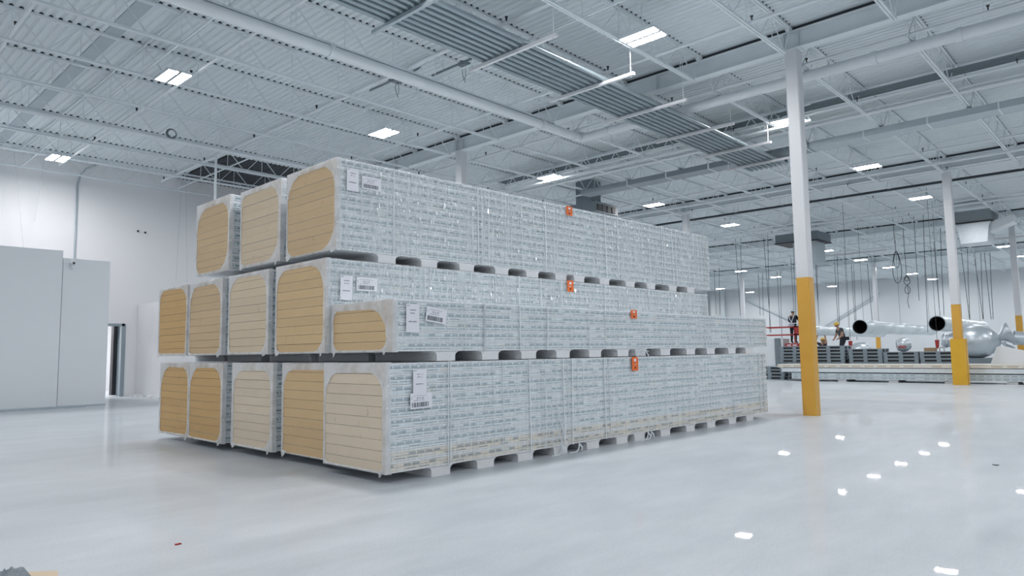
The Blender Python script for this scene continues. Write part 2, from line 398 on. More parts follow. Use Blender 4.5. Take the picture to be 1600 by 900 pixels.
# bridging lines between the joists
for i in range(-1, 5):
    for f in (.33, .67):
        u = (i*BU + BU*f)*S
        if u > U1_*S: continue
        for z in (BOTC+.045, TOPC-.06):
            MB().box(u-.014, u+.014, V0_*S, (15.5 if i < 0 else 30)*S, z, z+.028).build('bridging', WHITE, ceiling)
MB().box(-7.42*S, -7.20*S, V0_*S, VL*S, DECK-.006, DECK-.001).build('deck_lap', LAPM, ceiling)['label'] = 'darker seam strip across the deck'
MB().box(7.2*S, 7.32*S, V0_*S, VL*S, DECK-.006, DECK-.001).build('deck_lap', LAPM, ceiling)
GIRN = {0: 'over the nearest yellow column', 1: 'over the second line of columns', 2: 'over the third line of columns', 3: 'over the farthest line of columns', -1: 'behind the viewer'}
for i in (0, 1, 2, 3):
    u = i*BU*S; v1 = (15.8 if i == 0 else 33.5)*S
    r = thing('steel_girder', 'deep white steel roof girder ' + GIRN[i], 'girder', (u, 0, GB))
    h = TOPC-.075-GB
    MB().box(-.11, .11, V0_*S, v1, 0, .018).build('bottom_flange', WHITE, r)
    MB().box(-.11, .11, V0_*S, v1, h-.018, h).build('top_flange', WHITE, r)
    MB().box(-.006, .006, V0_*S, v1, .018, h-.018).build('web', WHITE, r)
    MB().box(-.07, .07, V0_*S, v1, h+.002, h+.072).build('gap_shade_strip', DARKS, r)  # dark strip standing in for the shade between girder and deck
    k = -2
    while k*BV*S < v1:
        for dv in (-.14, .14, 3.0, 4.6):
            y = (k*BV)*S + dv
            if y < v1: MB().box(-.1, .1, y-.006, y+.006, .018, h-.018).build('stiffener', WHITE, r)
        k += 1
# columns
ORD = {(0, 0): 'nearest white steel column with tall yellow base beside the stack', (0, 1): 'white steel column rising behind the middle of the stack',
       (1, 0): 'second white column with yellow base and wider yellow guard at its foot', (1, 1): 'white steel column rising behind the far end of the stack',
       (2, 0): 'third white column with yellow base at the right edge of the room', (3, 1): 'distant white column with yellow base behind the silver ducts',
       (3, 2): 'distant white column behind the far end of the middle tier'}
for i in range(0, 4):
    for j in range(-1, 4):
        if (i == 0 and j >= 2): continue
        if (i, j) in ((0, -1),): continue
        nm = ORD.get((i, j), 'white steel column with yellow base, %s line, %s row across' % (['first', 'second', 'third', 'fourth'][i], ['rightmost', 'near', 'second', 'third', 'fourth'][j+1]))
        r = thing('steel_column', nm, 'column', (i*BU*S, j*BV*S, 0), 'roof columns')
        w2 = .122; yt = 2.05*S
        b = MB(); c = .018
        def sq(w2): return [(-w2, -w2+c), (-w2+c, -w2), (w2-c, -w2), (w2, -w2+c), (w2, w2-c), (w2-c, w2), (-w2+c, w2), (-w2, w2-c)]
        MB().prism(sq(w2), 2, yt, GB-.02).build('white_shaft', COLW, r)
        MB().prism(sq(w2+.001), 2, 0, yt).build('yellow_coat', YELL, r)
        MB().box(-.15, .15, -.18, .18, GB-.02, GB).build('cap_plate', WHITE, r)
        if (i, j) == (1, 0):
            g = MB(); gw = .20; hh = 1.17*S
            g.prism([(-gw, gw), (-gw, -gw), (gw, -gw), (gw, gw), (gw-.02, gw), (gw-.02, -gw+.02), (-gw+.02, -gw+.02), (-gw+.02, gw)], 2, 0, hh)
            g.box(-.03, .03, -gw-.012, -gw, 0, hh)
            g.build('guard', GUARD, r)
            MB().box(-gw+.02, gw-.02, -gw+.02, -w2-.002, .3, .36).box(-gw+.02, gw-.02, -gw+.02, -w2-.002, hh-.1, hh-.04).build('guard_bracket', GUARD, r)
# truss line along v between girders
r = thing('steel_truss', 'white lattice truss crossing the ceiling beyond the first girder', 'truss', (2.92*S, 0, 5.36*S))
MB().box(-.04, .04, .8*S, 9.6*S, 0, .05).build('bottom_chord', WHITE, r)
MB().box(-.04, .04, .8*S, 9.6*S, .42, .47).build('top_chord', WHITE, r)
b = MB(); y = .8*S
while y < 9.4*S:
    b.tube((0, y, .03), (0, y+.3, .44), .012, 4).tube((0, y+.3, .44), (0, y+.6, .03), .012, 4); y += .6
b.build('web_bars', WHITE, r)
for k in range(4):
    o = MB().tube(((3.02+k*.1)*S, -12*S, 5.72*S), ((3.02+k*.1)*S, 9.4*S, 5.72*S), .022, 6).build('dark_conduit', GREYD)
    tag(o, '%s of four parallel dark conduits along the ceiling truss, counted from the truss' % ['first', 'second', 'third', 'fourth'][k], 'conduit', 'conduits along the truss')
tag(MB().tube((3.5*S, -12*S, 5.45*S), (3.5*S, 9.4*S, 5.45*S), .05, 10).build('ceiling_pipe', PIPEW, smooth=True), 'thin white pipe beside the four dark conduits', 'pipe')

# ------------------------------------------------------------------ pipes under the roof
def hangers(b, pts, r=.006):
    for p in pts: b.tube(p, (p[0], p[1], TOPC), r, 4)
r = thing('main_pipe', 'thick white sprinkler main running over the stack and turning right', 'pipe', (0, 0, 5.35*S))
mv, mu, pr = 4.56, .56, .105
MB().tube((-14*S, mv*S, 0), ((mu-.1)*S, mv*S, 0), pr, 20).tube((mu*S, (mv-.1)*S, 0), (mu*S, -14*S, 0), pr, 20).build('pipe_run', PIPEW, r, smooth=True)
b = MB()
for i in range(6):
    a0, a1 = i*15, (i+1)*15
    f = lambda a: (((mu-.1)+.1*math.sin(math.radians(a)))*S, ((mv-.1)+.1*math.cos(math.radians(a)))*S, 0)
    b.tube(f(a0), f(a1), pr, 20)
b.build('elbow', PIPEW, r, smooth=True)
for x in (-10.5, -5.35, -.7, .3): MB().tube((x*S-.05, mv*S, 0), (x*S+.05, mv*S, 0), pr+.022, 20).build('coupling', PIPEW, r, smooth=True)
for y in (3.9, 2.6, -1.0, -2.1, -6.2): MB().tube((mu*S, y*S-.05, 0), (mu*S, y*S+.05, 0), pr+.022, 20).build('coupling', PIPEW, r, smooth=True)
for p_ in [(x*S, mv*S, 0) for x in (-12, -8.3, -5.9, -3.2, -1.0)] + [(mu*S, y*S, 0) for y in (3.0, .4, -2.4, -5, -8)]: MB().tube(p_, (p_[0], p_[1], TOPC-5.35*S), .006, 4).build('hanger_rod', WHITE, r)

# branch lines with sprinkler heads
BR = [-13.3, -11.0, -8.6, -6.25, -3.98, -1.6, .4, 2.87, 5.2, 7.5, 9.9, 12.2, 14.6, 16.2, 19.3, 21.6, 24]
for n_, u in enumerate(BR):
    v1 = 14.6 if u < 2.9 else 20
    r = thing('sprinkler_branch', 'thin white sprinkler branch pipe crossing the ceiling, %s counted away from the viewer' % (['first','second','third','fourth','fifth','sixth','seventh','eighth','ninth','tenth','eleventh','twelfth','thirteenth','fourteenth','fifteenth','sixteenth','seventeenth'][n_]), 'pipe', (u*S, 0, 5.49*S), 'sprinkler branches')
    MB().tube((0, -14*S, 0), (0, v1*S, 0), .032, 8).build('pipe_run', PIPEW, r, smooth=True)
    v = 14.7 if u < 2.9 else 17.1
    hb = None
    while v > -8:
        if hb is None:
            q = MB().tube((0, 0, 0), (0, 0, .07), .012, 6).tube((0, 0, .07), (0, 0, .085), .028, 8).box(-.02, .02, -.004, .004, .02, .07)
            hb = q.mesh('sprinkler_head', SPRK)
        put('sprinkler_head', hb, r, (0, v*S-.3, .03)); v -= 2.42
# cross pipes along u, left side
for v, z, rr, lb, u1 in ((10.25, 5.3, .05, 'grey-white pipe running below the joists toward the wall', 9.0), (13.9, 5.5, .03, 'thin white pipe nearest the left wall under the roof', 1.5), (11.3, 5.62, .03, 'thin pipe between the pipe run and the left wall', 1.5)):
    r = thing('ceiling_pipe', lb, 'pipe', (0, v*S, z*S))
    MB().tube((-15*S, 0, 0), (u1*S, 0, 0), rr, 10).build('pipe_run', PIPEW, r, smooth=True)
    for k in range(9): MB().tube(((-13+k*1.7)*S, 0, 0), ((-13+k*1.7)*S, 0, TOPC-z*S), .006, 4).build('hanger_rod', WHITE, r)
r = thing('coiled_cable', 'coil of grey cable hanging from the pipe near the left wall', 'cable', (-5.4*S, 10.2*S, 5.42*S))
b = MB()
for k in range(3):
    rr = .10+.012*k; b.path([(rr*math.cos(a*math.pi/8), .02*k, rr*math.sin(a*math.pi/8)) for a in range(17)], .012, 5)
b.build('cable_loop', GREYD, r)
# conduit bank on trapeze struts
ZC = 5.13
STR = [-7.3, -5.62, -3.92, -2.14, -.6, 1.1, 2.72, 4.12]
for k in range(8):
    v = (2.06 + k*.115)*S
    r = thing('steel_conduit', 'galvanised conduit in the hanging bank, %s from its right edge' % ['first', 'second', 'third', 'fourth', 'fifth', 'sixth', 'seventh', 'eighth'][k], 'conduit', (0, v, ZC*S), 'bank of hanging conduits')
    rad = .046
    MB().tube((-13*S, 0, 0), (4.75*S, 0, 0), rad, 12).build('conduit_run', COND, r, smooth=True)
    for x in (-5.7, -3.1, -.3, 2.3): MB().tube(((x+.12*(k % 2))*S, 0, 0), ((x+.12*(k % 2))*S+.12, 0, 0), rad+.006, 12).build('coupling', COND, r, smooth=True)
    b = MB(); b.path([(4.75*S, 0, 0), (4.85*S, 0, .01), (4.93*S, .03, .08), (4.96*S, .08, .2), (4.98*S, .12, .32)], rad*.95, 10); b.build('bend', COND, r, smooth=True)
for k, u in enumerate(STR):
    r = thing('trapeze_strut', 'white channel strut carrying the conduit bank, %s along it' % ['unseen', 'nearest', 'second', 'third', 'fourth', 'fifth', 'sixth', 'seventh'][k], 'strut', (u*S, 0, (ZC-.062)*S), 'trapeze struts')
    mt = GALV if k == 1 else COLW
    g = MB().prism([(-.03, -.03), (.03, -.03), (.03, .025), (.015, .025), (.015, -.015), (-.015, -.015), (-.015, .025), (-.03, .025)], 1, 1.52*S, 3.15*S)
    g.build('channel', mt, r)
    for v in (1.58, 3.10): MB().tube((0, v*S, -.06), (0, v*S, TOPC-(ZC-.062)*S), .008, 5).build('hanger_rod', WHITE, r)
# long duct and cable run at u = 4.5 .. 5
r = thing('flat_duct', 'long flat grey duct crossing the ceiling behind the conduit bank', 'duct', (4.45*S, 0, 5.28*S))
MB().box(0, .42*S, -14*S, 1.4*S, 0, .16).build('duct_body', paint('duct_light', (.46, .54, .58), .45), r)
MB().box(0, .42*S, 1.4*S, 7.6*S, 0, .16).build('duct_body', paint('duct_mid', (.24, .29, .32), .45), r)
for k in range(18): MB().box(-.012, .42*S+.012, (-13.5+k*1.15)*S, (-13.5+k*1.15)*S+.04, -.012, .172).build('joint_flange', DECKM, r)
r = thing('vent_box', 'dark grey supply air box just above the top tier of the stack', 'vent', (5.35*S, 7.75*S, 4.98*S))
MB().box(0, 1.1*S, 0, .95*S, 0, .30*S).build('box_body', GREYD, r)
b = MB()
for k in range(4): b.box(.08+k*.3, .28+k*.3, -.03, 0, .06, .28)
b.build('grille', BLACK, r)
MB().box(.02, .6, .2, .9, .30*S, .95*S).build('duct_riser', GREYD, r)
r = thing('black_pipe', 'long thin black pipe crossing the ceiling behind the second girder', 'pipe', (11.0*S, 0, 5.42*S))
MB().tube((0, -12*S, 0), (-.3, 12*S, 0), .045, 8).build('pipe_run', CABLE, r, smooth=True)
for u, lb in ((14.9, 'thin white pipe crossing the far ceiling beyond the black pipe'), (8.6, 'thin white pipe crossing the ceiling just before the second girder')):
    tag(MB().tube((u*S, -12*S, 5.42*S), (u*S, 14*S, 5.42*S), .04, 8).build('ceiling_pipe', PIPEW, smooth=True), lb, 'pipe')
# far supply units hanging below the roof
def supply(u, v0, v1, z0, z1, lb, lower):
    r = thing('air_unit', lb, 'vent', (u*S, v0*S, z0*S)); Wv = (v1-v0)*S; hh = (z1-z0)*S
    MB().box(0, 1.8, 0, Wv, hh*.30, hh).build('box_body', GREYD if not lower else paint('unit_grey', (.25, .29, .31), .5), r)
    MB().box(-.05, 1.85, -.05, Wv+.05, hh*.24, hh*.30).build('frame', BLACK, r)
    if lower:
        MB().prism([(Wv*.02, hh*.24), (Wv*.98, hh*.24), (Wv*.86, -hh*.05), (Wv*.80, -hh*1.0), (Wv*.14, -hh*1.0), (Wv*.08, -hh*.05)], 0, .1, 1.5).build('diffuser', SILV, r)
        MB().prism([(Wv*.80, -hh*.2), (Wv*.80, -hh*.95), (-.5*Wv, .1*hh), (-.5*Wv, .55*hh)][::-1], 0, .3, 1.2).build('side_duct', PIPEW, r)
    else:
        MB().box(.2, 1.4, Wv*.08, Wv*.62, -hh*1.5, hh*.24).build('drop_duct', LAPM, r)
    return r
supply(16.8, 5.65, 7.3, 5.02, 5.5, 'grey air unit with drop duct behind the nearest column', False)
supply(17.0, 0.10, 1.25, 5.0, 5.55, 'grey air unit with silver diffuser between second and third columns', True)
for v0_, v1_, lb in ((4.15, 7.1, 'white hung strut lit by a lamp just right of the nearest column, far back'), (-1.5, .8, 'white hung strut lit by a lamp near the third column at the right edge'), (11.4, 13.2, 'short white hung strut just past the far end of the top tier')):
    r = thing('hung_strut', lb, 'strut', (20.25*S, v0_*S, 4.9*S), 'far hung struts')
    MB().box(-.04, .04, 0, (v1_-v0_)*S, -.04, .04).build('channel', COLW, r)
    for y in (.2, (v1_-v0_)*S-.2): MB().tube((0, y, .04), (0, y, (5.95-4.9)*S), .012, 5).build('hanger_rod', WHITE, r)
# cable boxes on the deck
for u, v in ((-3.55, 5.35), (-3.2, 4.05)):
    r = thing('junction_box', 'small dark junction box with loose wires under the deck, %s the sprinkler main' % ('left of' if v > 5 else 'right of'), 'box', (u*S, v*S, 5.62*S))
    MB().box(-.09, .09, -.09, .09, 0, .07).build('box_body', GREYD, r)
    MB().path([(0, 0, 0), (-.04, .02, -.12), (-.02, 0, -.26), (.03, 0, -.34)], .006, 4).path([(.03, 0, 0), (.06, .02, -.14), (.02, 0, -.28)], .005, 4).build('loose_wire', CABLE, r)
    MB().box(-.02, .02, -.8, 1.0, .07, .10).build('rail', GREYD, r)

# ------------------------------------------------------------------ lamps
led = MB().add([(-.09, -.33, 0), (.09, -.33, 0), (.09, .33, 0), (-.09, .33, 0)], [(0, 1, 2, 3)]).mesh('led_panel', LEDM)
hous = MB().box(-.11, .11, -.36, .36, .012, .06).box(-.11, -.095, -.36, .36, -.004, .012).box(.095, .11, -.36, .36, -.004, .012).mesh('housing', WHITE)
brk = MB().box(-.16, .16, -.05, .05, .06, .10).tube((0, 0, .1), (0, 0, .55*S-.05), .008, 5).mesh('hanger', WHITE)
ZL = 5.42*S
ROWN = {13.75: 'by the left wall', 7.3: 'above the stack', 1.2: 'over the open floor right of the stack', -5.0: 'to the right of the view', -11.0: 'far to the right', 20.0: 'over the far back of the hall', 26.0: 'at the very back of the hall'}
US = [-11.6, -6.49, -2.4, 2.78, 7.72, 12.8, 17.8, 22.5, 27.4, 32.3, 37.3, 42.3]
NTH = ['first', 'second', 'third', 'fourth', 'fifth', 'sixth', 'seventh', 'eighth', 'ninth', 'tenth', 'eleventh', 'twelfth']
for v in ROWN:
    for n_, u in enumerate(US):
        if u < 2.5 and v > 15: continue
        if v > 13 and v < 15 and -6 < u < 2.5: continue
        r = thing('ceiling_lamp', 'white twin-panel ceiling lamp, %s in the row %s' % (NTH[n_], ROWN[v]), 'lamp', (u*S, v*S, ZL), 'twin-panel ceiling lamps')
        for dx in (-.125, .125):
            put('led_panel', led, r, (dx, 0, 0)); put('housing', hous, r, (dx, 0, 0))
        put('hanger', brk, r)
# ------------------------------------------------------------------ the stack of wrapped panel packs
PW, PH, LN = .895*S, .084*S, 6.7*S
FEET = [.456, .966, 1.466, 1.976, 2.486, 2.996, 3.336, 3.86, 4.43, 4.94, 5.52, 6.03]
def panel_mesh(foam, side, wdt=PW, ln=LN, jit=0.0, ph=PH):
    g = .0016; c = .004; h = ph; b = MB()
    # cross-section (y, z): chamfered end edges, a recessed joint groove and a proud skin lip on both long edges
    hs = [(0, g+.010), (.006, g+.012), (.006, h*.16), (.002, h*.18), (.002, h*.44), (.010, h*.46), (.010, h*.50), (.002, h*.52), (.002, h*.86), (.005, h*.87), (.004, h-g-.018), (-.005, h-g-.014), (-.005, h-g)]
    pts = [(0, g)] + hs + [(wdt-y, z) for y, z in reversed(hs)] + [(wdt, g)]
    n = len(pts)
    vs = [(0+jit, y, z) for y, z in pts] + [(ln, y, z) for y, z in pts]
    fs = [(i, (i+1) % n, n+(i+1) % n, n+i) for i in range(n)] + [tuple(range(n)), tuple(range(2*n-1, n-1, -1))]
    mi = []
    for i in range(n):
        a, q = pts[i], pts[(i+1) % n]
        flat = abs(a[1]-q[1]) < .003 and abs(a[0]-q[0]) > .3
        lip = (a[1] > h-g-.019 and q[1] > h-g-.013) or (a[1] < g+.011 and q[1] < g+.011)
        mi.append(2 if (flat or lip) else 1)
    b.add(vs, fs, mi + [0, 0])
    return b.mesh('panel', [foam, side, SKIN])
def rr_open(x0, x1, z0, z1, rtl, rtr, rbl, rbr, n=8):
    """rounded opening, counter-clockwise from bottom-left; coordinates (y, z)"""
    out = []
    for cx, cz, r, a0 in ((x1-rbr, z0+rbr, rbr, -90), (x1-rtr, z1-rtr, rtr, 0), (x0+rtl, z1-rtl, rtl, 90), (x0+rbl, z0+rbl, rbl, 180)):
        for i in range(n+1):
            a = math.radians(a0 + 90*i/n); out.append((cx+r*math.cos(a), cz+r*math.sin(a)))
    return out
def end_film(ht, op, seed):
    rnd = random.Random(seed); b = MB()
    inner = rr_open(*op); n = len(inner); cy, cz = PW/2, ht/2
    outer = []; mid = []
    for i, (y, z) in enumerate(inner):                      # push each inner vertex out to the rectangle
        dy, dz = y-cy, z-cz; k = min((PW/2+.004)/abs(dy) if abs(dy) > 1e-6 else 9e9, (ht/2+.004)/abs(dz) if abs(dz) > 1e-6 else 9e9)
        outer.append((cy+dy*k, cz+dz*k))
    for (a, c), (d, e) in zip(inner, outer): mid.append(((a+d)/2, (c+e)/2))
    # exact rectangle corners
    for cyy, czz in ((-.004, -.004), (PW+.004, -.004), (PW+.004, ht+.004), (-.004, ht+.004)):
        j = min(range(n), key=lambda i: (outer[i][0]-cyy)**2+(outer[i][1]-czz)**2); outer[j] = (cyy, czz)
    rings = []
    inner2 = [(y+rnd.uniform(-.006, .006), z+rnd.uniform(-.006, .006)) for y, z in inner]
    rings.append([(-.003, y, z) for y, z in inner2])
    rings.append([(-.012-rnd.random()*.008, y, z) for y, z in mid])
    rings.append([(-.008, y, z) for y, z in outer])
    rings.append([(.035+rnd.random()*.03, y+(.003 if y > cy else -.003)*1.5, z+(.004 if z > cz else -.004)) for y, z in outer])
    vs = [p for r in rings for p in r]; fs = []
    for k in range(3):
        for i in range(n): j = (i+1) % n; fs.append((k*n+i, k*n+j, (k+1)*n+j, (k+1)*n+i))
    b.add(vs, fs)
    # loose tails of film at the bottom corners
    for y in (op[0]+.02, op[1]-.03):
        if rnd.random() < .8:
            q = rnd.uniform(.03, .07); b.add([(-.01, y-q, .03), (-.012, y+q, .03), (-.02, y+q*.3, -.03-rnd.random()*.03), (-.015, y-q*.5, -.02)], [(0, 1, 2, 3)])
    return b
def foot_mesh():
    prof = [(-.125, 0), (.125, 0), (.125, .058), (.135, .078), (.165, .096), (.22, .102), (-.20, .102), (-.155, .097), (-.132, .08), (-.125, .06)]
    return MB().prism(prof, 1, .012, PW-.012).mesh('foam_foot', FOOT)
FM = foot_mesh()
def film_sheet(side, ht, seed, thick=True, ln=LN):
    """wrinkled film over one long side (y<0) and the top"""
    rnd = random.Random(seed); nx = 150; nz = 8; vs = []; fs = []
    ph = [rnd.uniform(0, 6.3) for _ in range(12)]
    def wr(x, z):
        s_ = 0
        for i in range(6): s_ += math.sin(x*(7+9*i)+ph[i]+1.3*math.sin(z*(3+i)+ph[i+6]))/(1+i)
        return s_*.0022
    y0 = -.012
    for i in range(nx+1):
        x = .02 + (ln-.03)*i/nx
        for k in range(nz+1):
            z = ht*k/nz; vs.append((x, y0-abs(wr(x, z)), z))
    for i in range(nx):
        for k in range(nz): a = i*(nz+1)+k; fs.append((a, a+nz+1, a+nz+2, a+1))
    b = MB().add(vs, fs)
    vs = []; fs = []
    for i in range(nx+1):
        x = .02+(ln-.03)*i/nx; z = ht+.006+abs(wr(x, 1))*1.6
        vs += [(x, y0, ht+.001), (x, 0, z), (x, PW, z)]
    for i in range(nx): a = i*3; fs += [(a, a+3, a+4, a+1), (a+1, a+4, a+5, a+2)]
    return b.add(vs, fs)
def placard(r, x, z, w_, h_, rot, kind, y=-.022):
    o = put('placard', MB().box(0, w_, -.0015, 0, 0, h_).mesh('placard', PAPER), r, (x, y, z)); o.rotation_euler = (0, rot, 0)
    o['label'] = 'white paper placard with barcode' if kind == 'wide' else 'tall white paper placard'
    rnd = random.Random(int(x*100)); b = MB()
    def line(z0, z1, a, c, n):
        q = (c-a)/n
        for i in range(n):
            if rnd.random() < .85: b.box(a+i*q, a+(i+.72)*q, -.0022, -.0016, z0, z1)
    if kind == 'tall':
        line(h_*.93, h_*.95, w_*.05, w_*.26, 5); line(h_*.77, h_*.80, w_*.3, w_*.75, 8); line(h_*.66, h_*.69, w_*.32, w_*.7, 7); line(h_*.36, h_*.395, w_*.2, w_*.8, 11)
        b.build('printed_text', INK, o)
    else:
        line(h_*.80, h_*.83, w_*.15, w_*.8, 14); line(h_*.50, h_*.545, w_*.15, w_*.65, 12); b.box(w_*.05, w_*.065, -.0022, -.0016, h_*.6, h_*.75)
        b.build('printed_text', INKG, o)
        f = bpy.data.curves.new('size_text', 'FONT'); f.body = "10' X 10'"; f.size = h_*.17; f.extrude = .0004; f.align_x = 'CENTER'
        t_ = put('size_text', f, o, (w_*.45, -.0020, h_*.60)); t_.rotation_euler = (math.pi/2, 0, 0); f.materials.append(INK)
        dg = bpy.context.evaluated_depsgraph_get(); me = bpy.data.meshes.new_from_object(t_.evaluated_get(dg)); bpy.data.objects.remove(t_)
        t_ = put('size_text', me, o, (w_*.45, -.0020, h_*.60)); t_.rotation_euler = (math.pi/2, 0, 0)
        b = MB(); xx = w_*.07
        while xx < w_*.83:
            q = rnd.choice((.003, .005, .008, .011)); b.box(xx, xx+q, -.0022, -.0016, h_*.10, h_*.40); xx += q+rnd.choice((.003, .004, .007))
        b.build('barcode', INK, o)
def orange_tag(r, x, z, w_, h_, seed):
    o = put('orange_label', MB().box(0, w_, -.003, 0, 0, h_).mesh('orange_label', ORNG), r, (x, -.026, z))
    o['label'] = 'bright orange handling label with black and white symbols'
    b = MB().add([(w_*.5+.016*math.cos(a*math.pi/5), -.0034, h_*.22+.016*math.sin(a*math.pi/5)) for a in range(10)], [tuple(range(10))])
    b.box(w_*.44, w_*.5, -.0036, -.003, h_*.38, h_*.62)
    b.build('black_symbol', BLACK, o)
    MB().box(w_*.32, w_*.68, -.0034, -.003, h_*.66, h_*.86).box(w_*.42, w_*.60, -.0034, -.003, h_*.40, h_*.50).build('white_symbol', PAPER, o)
def pack(label, x0, y0, z0, n, foam, op, near=0, side=None, seed=1, ln=LN, bands=24, loose=True):
    """x0,y0,z0: near right bottom corner of the pack in stack units; near=1 when the long side shows"""
    g = to_grid(x0, y0)
    r = thing('panel_pack', label, 'panel pack', (g[0]*S, g[1]*S, z0*S), 'wrapped panel packs', -TH)
    ph = (.0845 if z0 < .1 else .0828 if z0 < 1 else .0832)*S; ht = n*ph; zb = .102; rnd = random.Random(seed)
    side = side or SIDE
    pm = panel_mesh(FOAMS[foam], side, ln=ln, ph=ph); pb = panel_mesh(FOAMS[foam], SIDEB, ln=ln, ph=ph) if near == 1 else pm
    for k in range(n):
        me = pb if (near == 1 and k < (2 if n > 5 else 0)) else pm
        p = put('panel', me, r, (rnd.uniform(-.004, .004), rnd.uniform(-.002, .002), zb + k*ph))
    sc = ln/LN
    for fx in FEET: put('foam_foot', FM, r, (fx*S+.125+rnd.uniform(-.01, .01), 0, 0))
    e = end_film(ht, op, seed).build('end_film', ENDF, r, (-.002, 0, zb), smooth=True)
    if near:
        film_sheet(side, ht, seed, ln=ln).build('stretch_film', FILM if near == 2 else FILML, r, (0, 0, zb), smooth=True)
        b = MB()
        for k in range(bands):
            x = .9*S*.6 + rnd.random()*(ln-.8); q = rnd.choice((.003, .004, .006, .009, .015)); sl = rnd.uniform(-.02, .02)
            b = MB().add([(x, -.020, -.004), (x+q, -.020, -.004), (x+q+sl, -.020, ht+.006), (x+sl, -.020, ht+.006), (x+sl, .05, ht+.009), (x+q+sl, .05, ht+.009),
                          (x, -.016, -.004), (x+q, -.016, -.004), (x+q+sl, -.016, ht+.002), (x+sl, -.016, ht+.002)],
                         [(0, 1, 2, 3), (3, 2, 5, 4), (6, 9, 8, 7), (0, 3, 9, 6), (1, 7, 8, 2), (0, 6, 7, 1)])
            b.build('film_band', FILMW, r, (0, 0, zb))
        if near == 2:
            b = MB()
            for k in range(230):
                x = .5+rnd.random()*(ln-.6); z = ht*(rnd.choice((.2, .45, .5, .62, .66, .7, .85))+rnd.uniform(-.06, .06)); q = rnd.uniform(.02, .055); wv = rnd.uniform(.010, .028)
                yw = math.tan(math.radians(rnd.uniform(-22, 12)))*wv; a = math.radians(rnd.uniform(2, 16)); dz = rnd.uniform(-.012, .012)
                b.add([(x, -.030, z), (x+wv, -.030-yw, z+dz), (x+wv, -.030-yw+q*math.sin(a), z+dz+q*math.cos(a)), (x, -.030+q*math.sin(a), z+q*math.cos(a))], [(0, 1, 2, 3)])
            o = b.build('film_crease', FILMG, r, (0, 0, zb)); o['kind'] = 'stuff'
    else:
        MB().add([(.05, 0, ht+.004), (ln, 0, ht+.004), (ln, PW, ht+.004), (.05, PW, ht+.004), (.05, -.010, 0), (ln, -.010, 0), (ln, -.010, ht+.006), (.05, -.010, ht+.006)], [(0, 1, 2, 3), (4, 5, 6, 7)][:1]).build('stretch_film', FILML, r, (0, 0, zb))
    return r
H10 = 10*PH
# opening: (right margin, left limit, bottom, top, radii tl/tr swapped because y grows to the left of the picture)
def op(mr, ml, mb, mt, rr_t, rl_t, rr_b, rl_b, h=H10): return (mr*.8, PW-ml, mb, h-mt*.85, rl_t*1.5, rr_t*1.5, rr_b*1.2, rl_b)
ZM, ZT = .934, 1.850
# bottom tier, right to left
B1 = pack('near right corner pack of the bottom tier, cream panel ends and long placarded side', 3.214, 4.488, 0, 10, 'cream', op(.07, .03, .02, .11, .17, .14, .04, .05), 1, SIDE, 11, bands=26)
pack('bottom-tier pack with tan panel ends, set back second from the near corner', 3.31, 5.41, 0, 10, 'tan', op(.03, .03, .01, .08, .16, .15, .03, .03), 0, SIDED, 12)
pack('bottom-tier pack with the palest cream ends, middle of the bottom row', 3.25, 6.375, 0, 10, 'cream', op(.09, .05, .02, .10, .18, .13, .16, .04), 0, SIDED, 13)
pack('bottom-tier pack with ochre ends and a dark smudge at its top edge', 3.21, 7.405, 0, 10, 'ochre', op(.08, .03, .02, .07, .20, .17, .14, .04), 0, SIDED, 14)
pack('leftmost pack of the bottom tier with ochre panel ends', 3.21, 8.315, 0, 10, 'ochre', op(.04, .04, .03, .07, .22, .16, .10, .04), 0, SIDED, 15)
# middle tier
M0 = pack('low five-panel pack with ochre ends on the near edge of the middle tier', 3.28, 4.488, ZM, 5, 'tan', op(.14, .04, .02, .10, .06, .20, .10, .10, 5*PH), 1, SIDE, 21, bands=16)
M1 = pack('middle-tier pack with smudged tan ends directly behind the low pack', 3.22, 5.39, ZM, 10, 'tan', op(.06, .03, .02, .09, .15, .18, .16, .08), 2, SIDED, 22, bands=22)
pack('middle-tier pack with pale beige ends, third from the near edge', 3.22, 6.43, ZM, 10, 'pale', op(.09, .03, .02, .07, .17, .16, .16, .10), 0, SIDED, 23)
pack('middle-tier pack with tan ends, second from the left', 3.22, 7.485, ZM, 10, 'deep', op(.08, .03, .02, .09, .16, .18, .12, .05), 0, SIDED, 24)
pack('leftmost pack of the middle tier with narrow visible ochre end', 3.20, 8.40, ZM, 10, 'ochre', op(.02, .03, .03, .06, .10, .20, .06, .06), 0, SIDED, 25)
# top tier
T1 = pack('nearest pack of the top tier, tan ends, shiny wrapped side above all others', 3.32, 5.388, ZT, 10, 'deep', op(.05, .02, .02, .08, .20, .18, .26, .14), 2, SIDED, 31, bands=26)
pack('middle pack of the top tier with pale tan panel ends', 3.32, 6.41, ZT, 10, 'pale', op(.09, .03, .04, .09, .07, .14, .24, .10), 0, SIDED, 32)
pack('leftmost pack of the top tier, tan ends, beside the thin standpipe', 3.255, 7.43, ZT, 10, 'deep', op(.07, .03, .03, .10, .22, .16, .26, .14), 0, SIDED, 33)
x0 = 3.214
placard(B1, (3.46-x0)*S, .105+(.685-.085)*S, .17, .235, 0, 'tall'); placard(B1, (3.43-x0)*S, .105+(.56-.085)*S, .275, .155, -.02, 'wide', -.026)
placard(M0, (3.39-3.28)*S, .105+(1.165-1.015)*S, .165, .285, .01, 'tall'); placard(M0, (3.585-3.28)*S, .105+(1.26-1.015)*S, .27, .155, .13, 'wide', -.024)
placard(M1, (3.35-3.22)*S, .105+(1.48-1.015)*S, .155, .275, .02, 'tall'); placard(M1, (3.52-3.22)*S, .105+(1.57-1.015)*S, .28, .155, 0, 'wide', -.024)
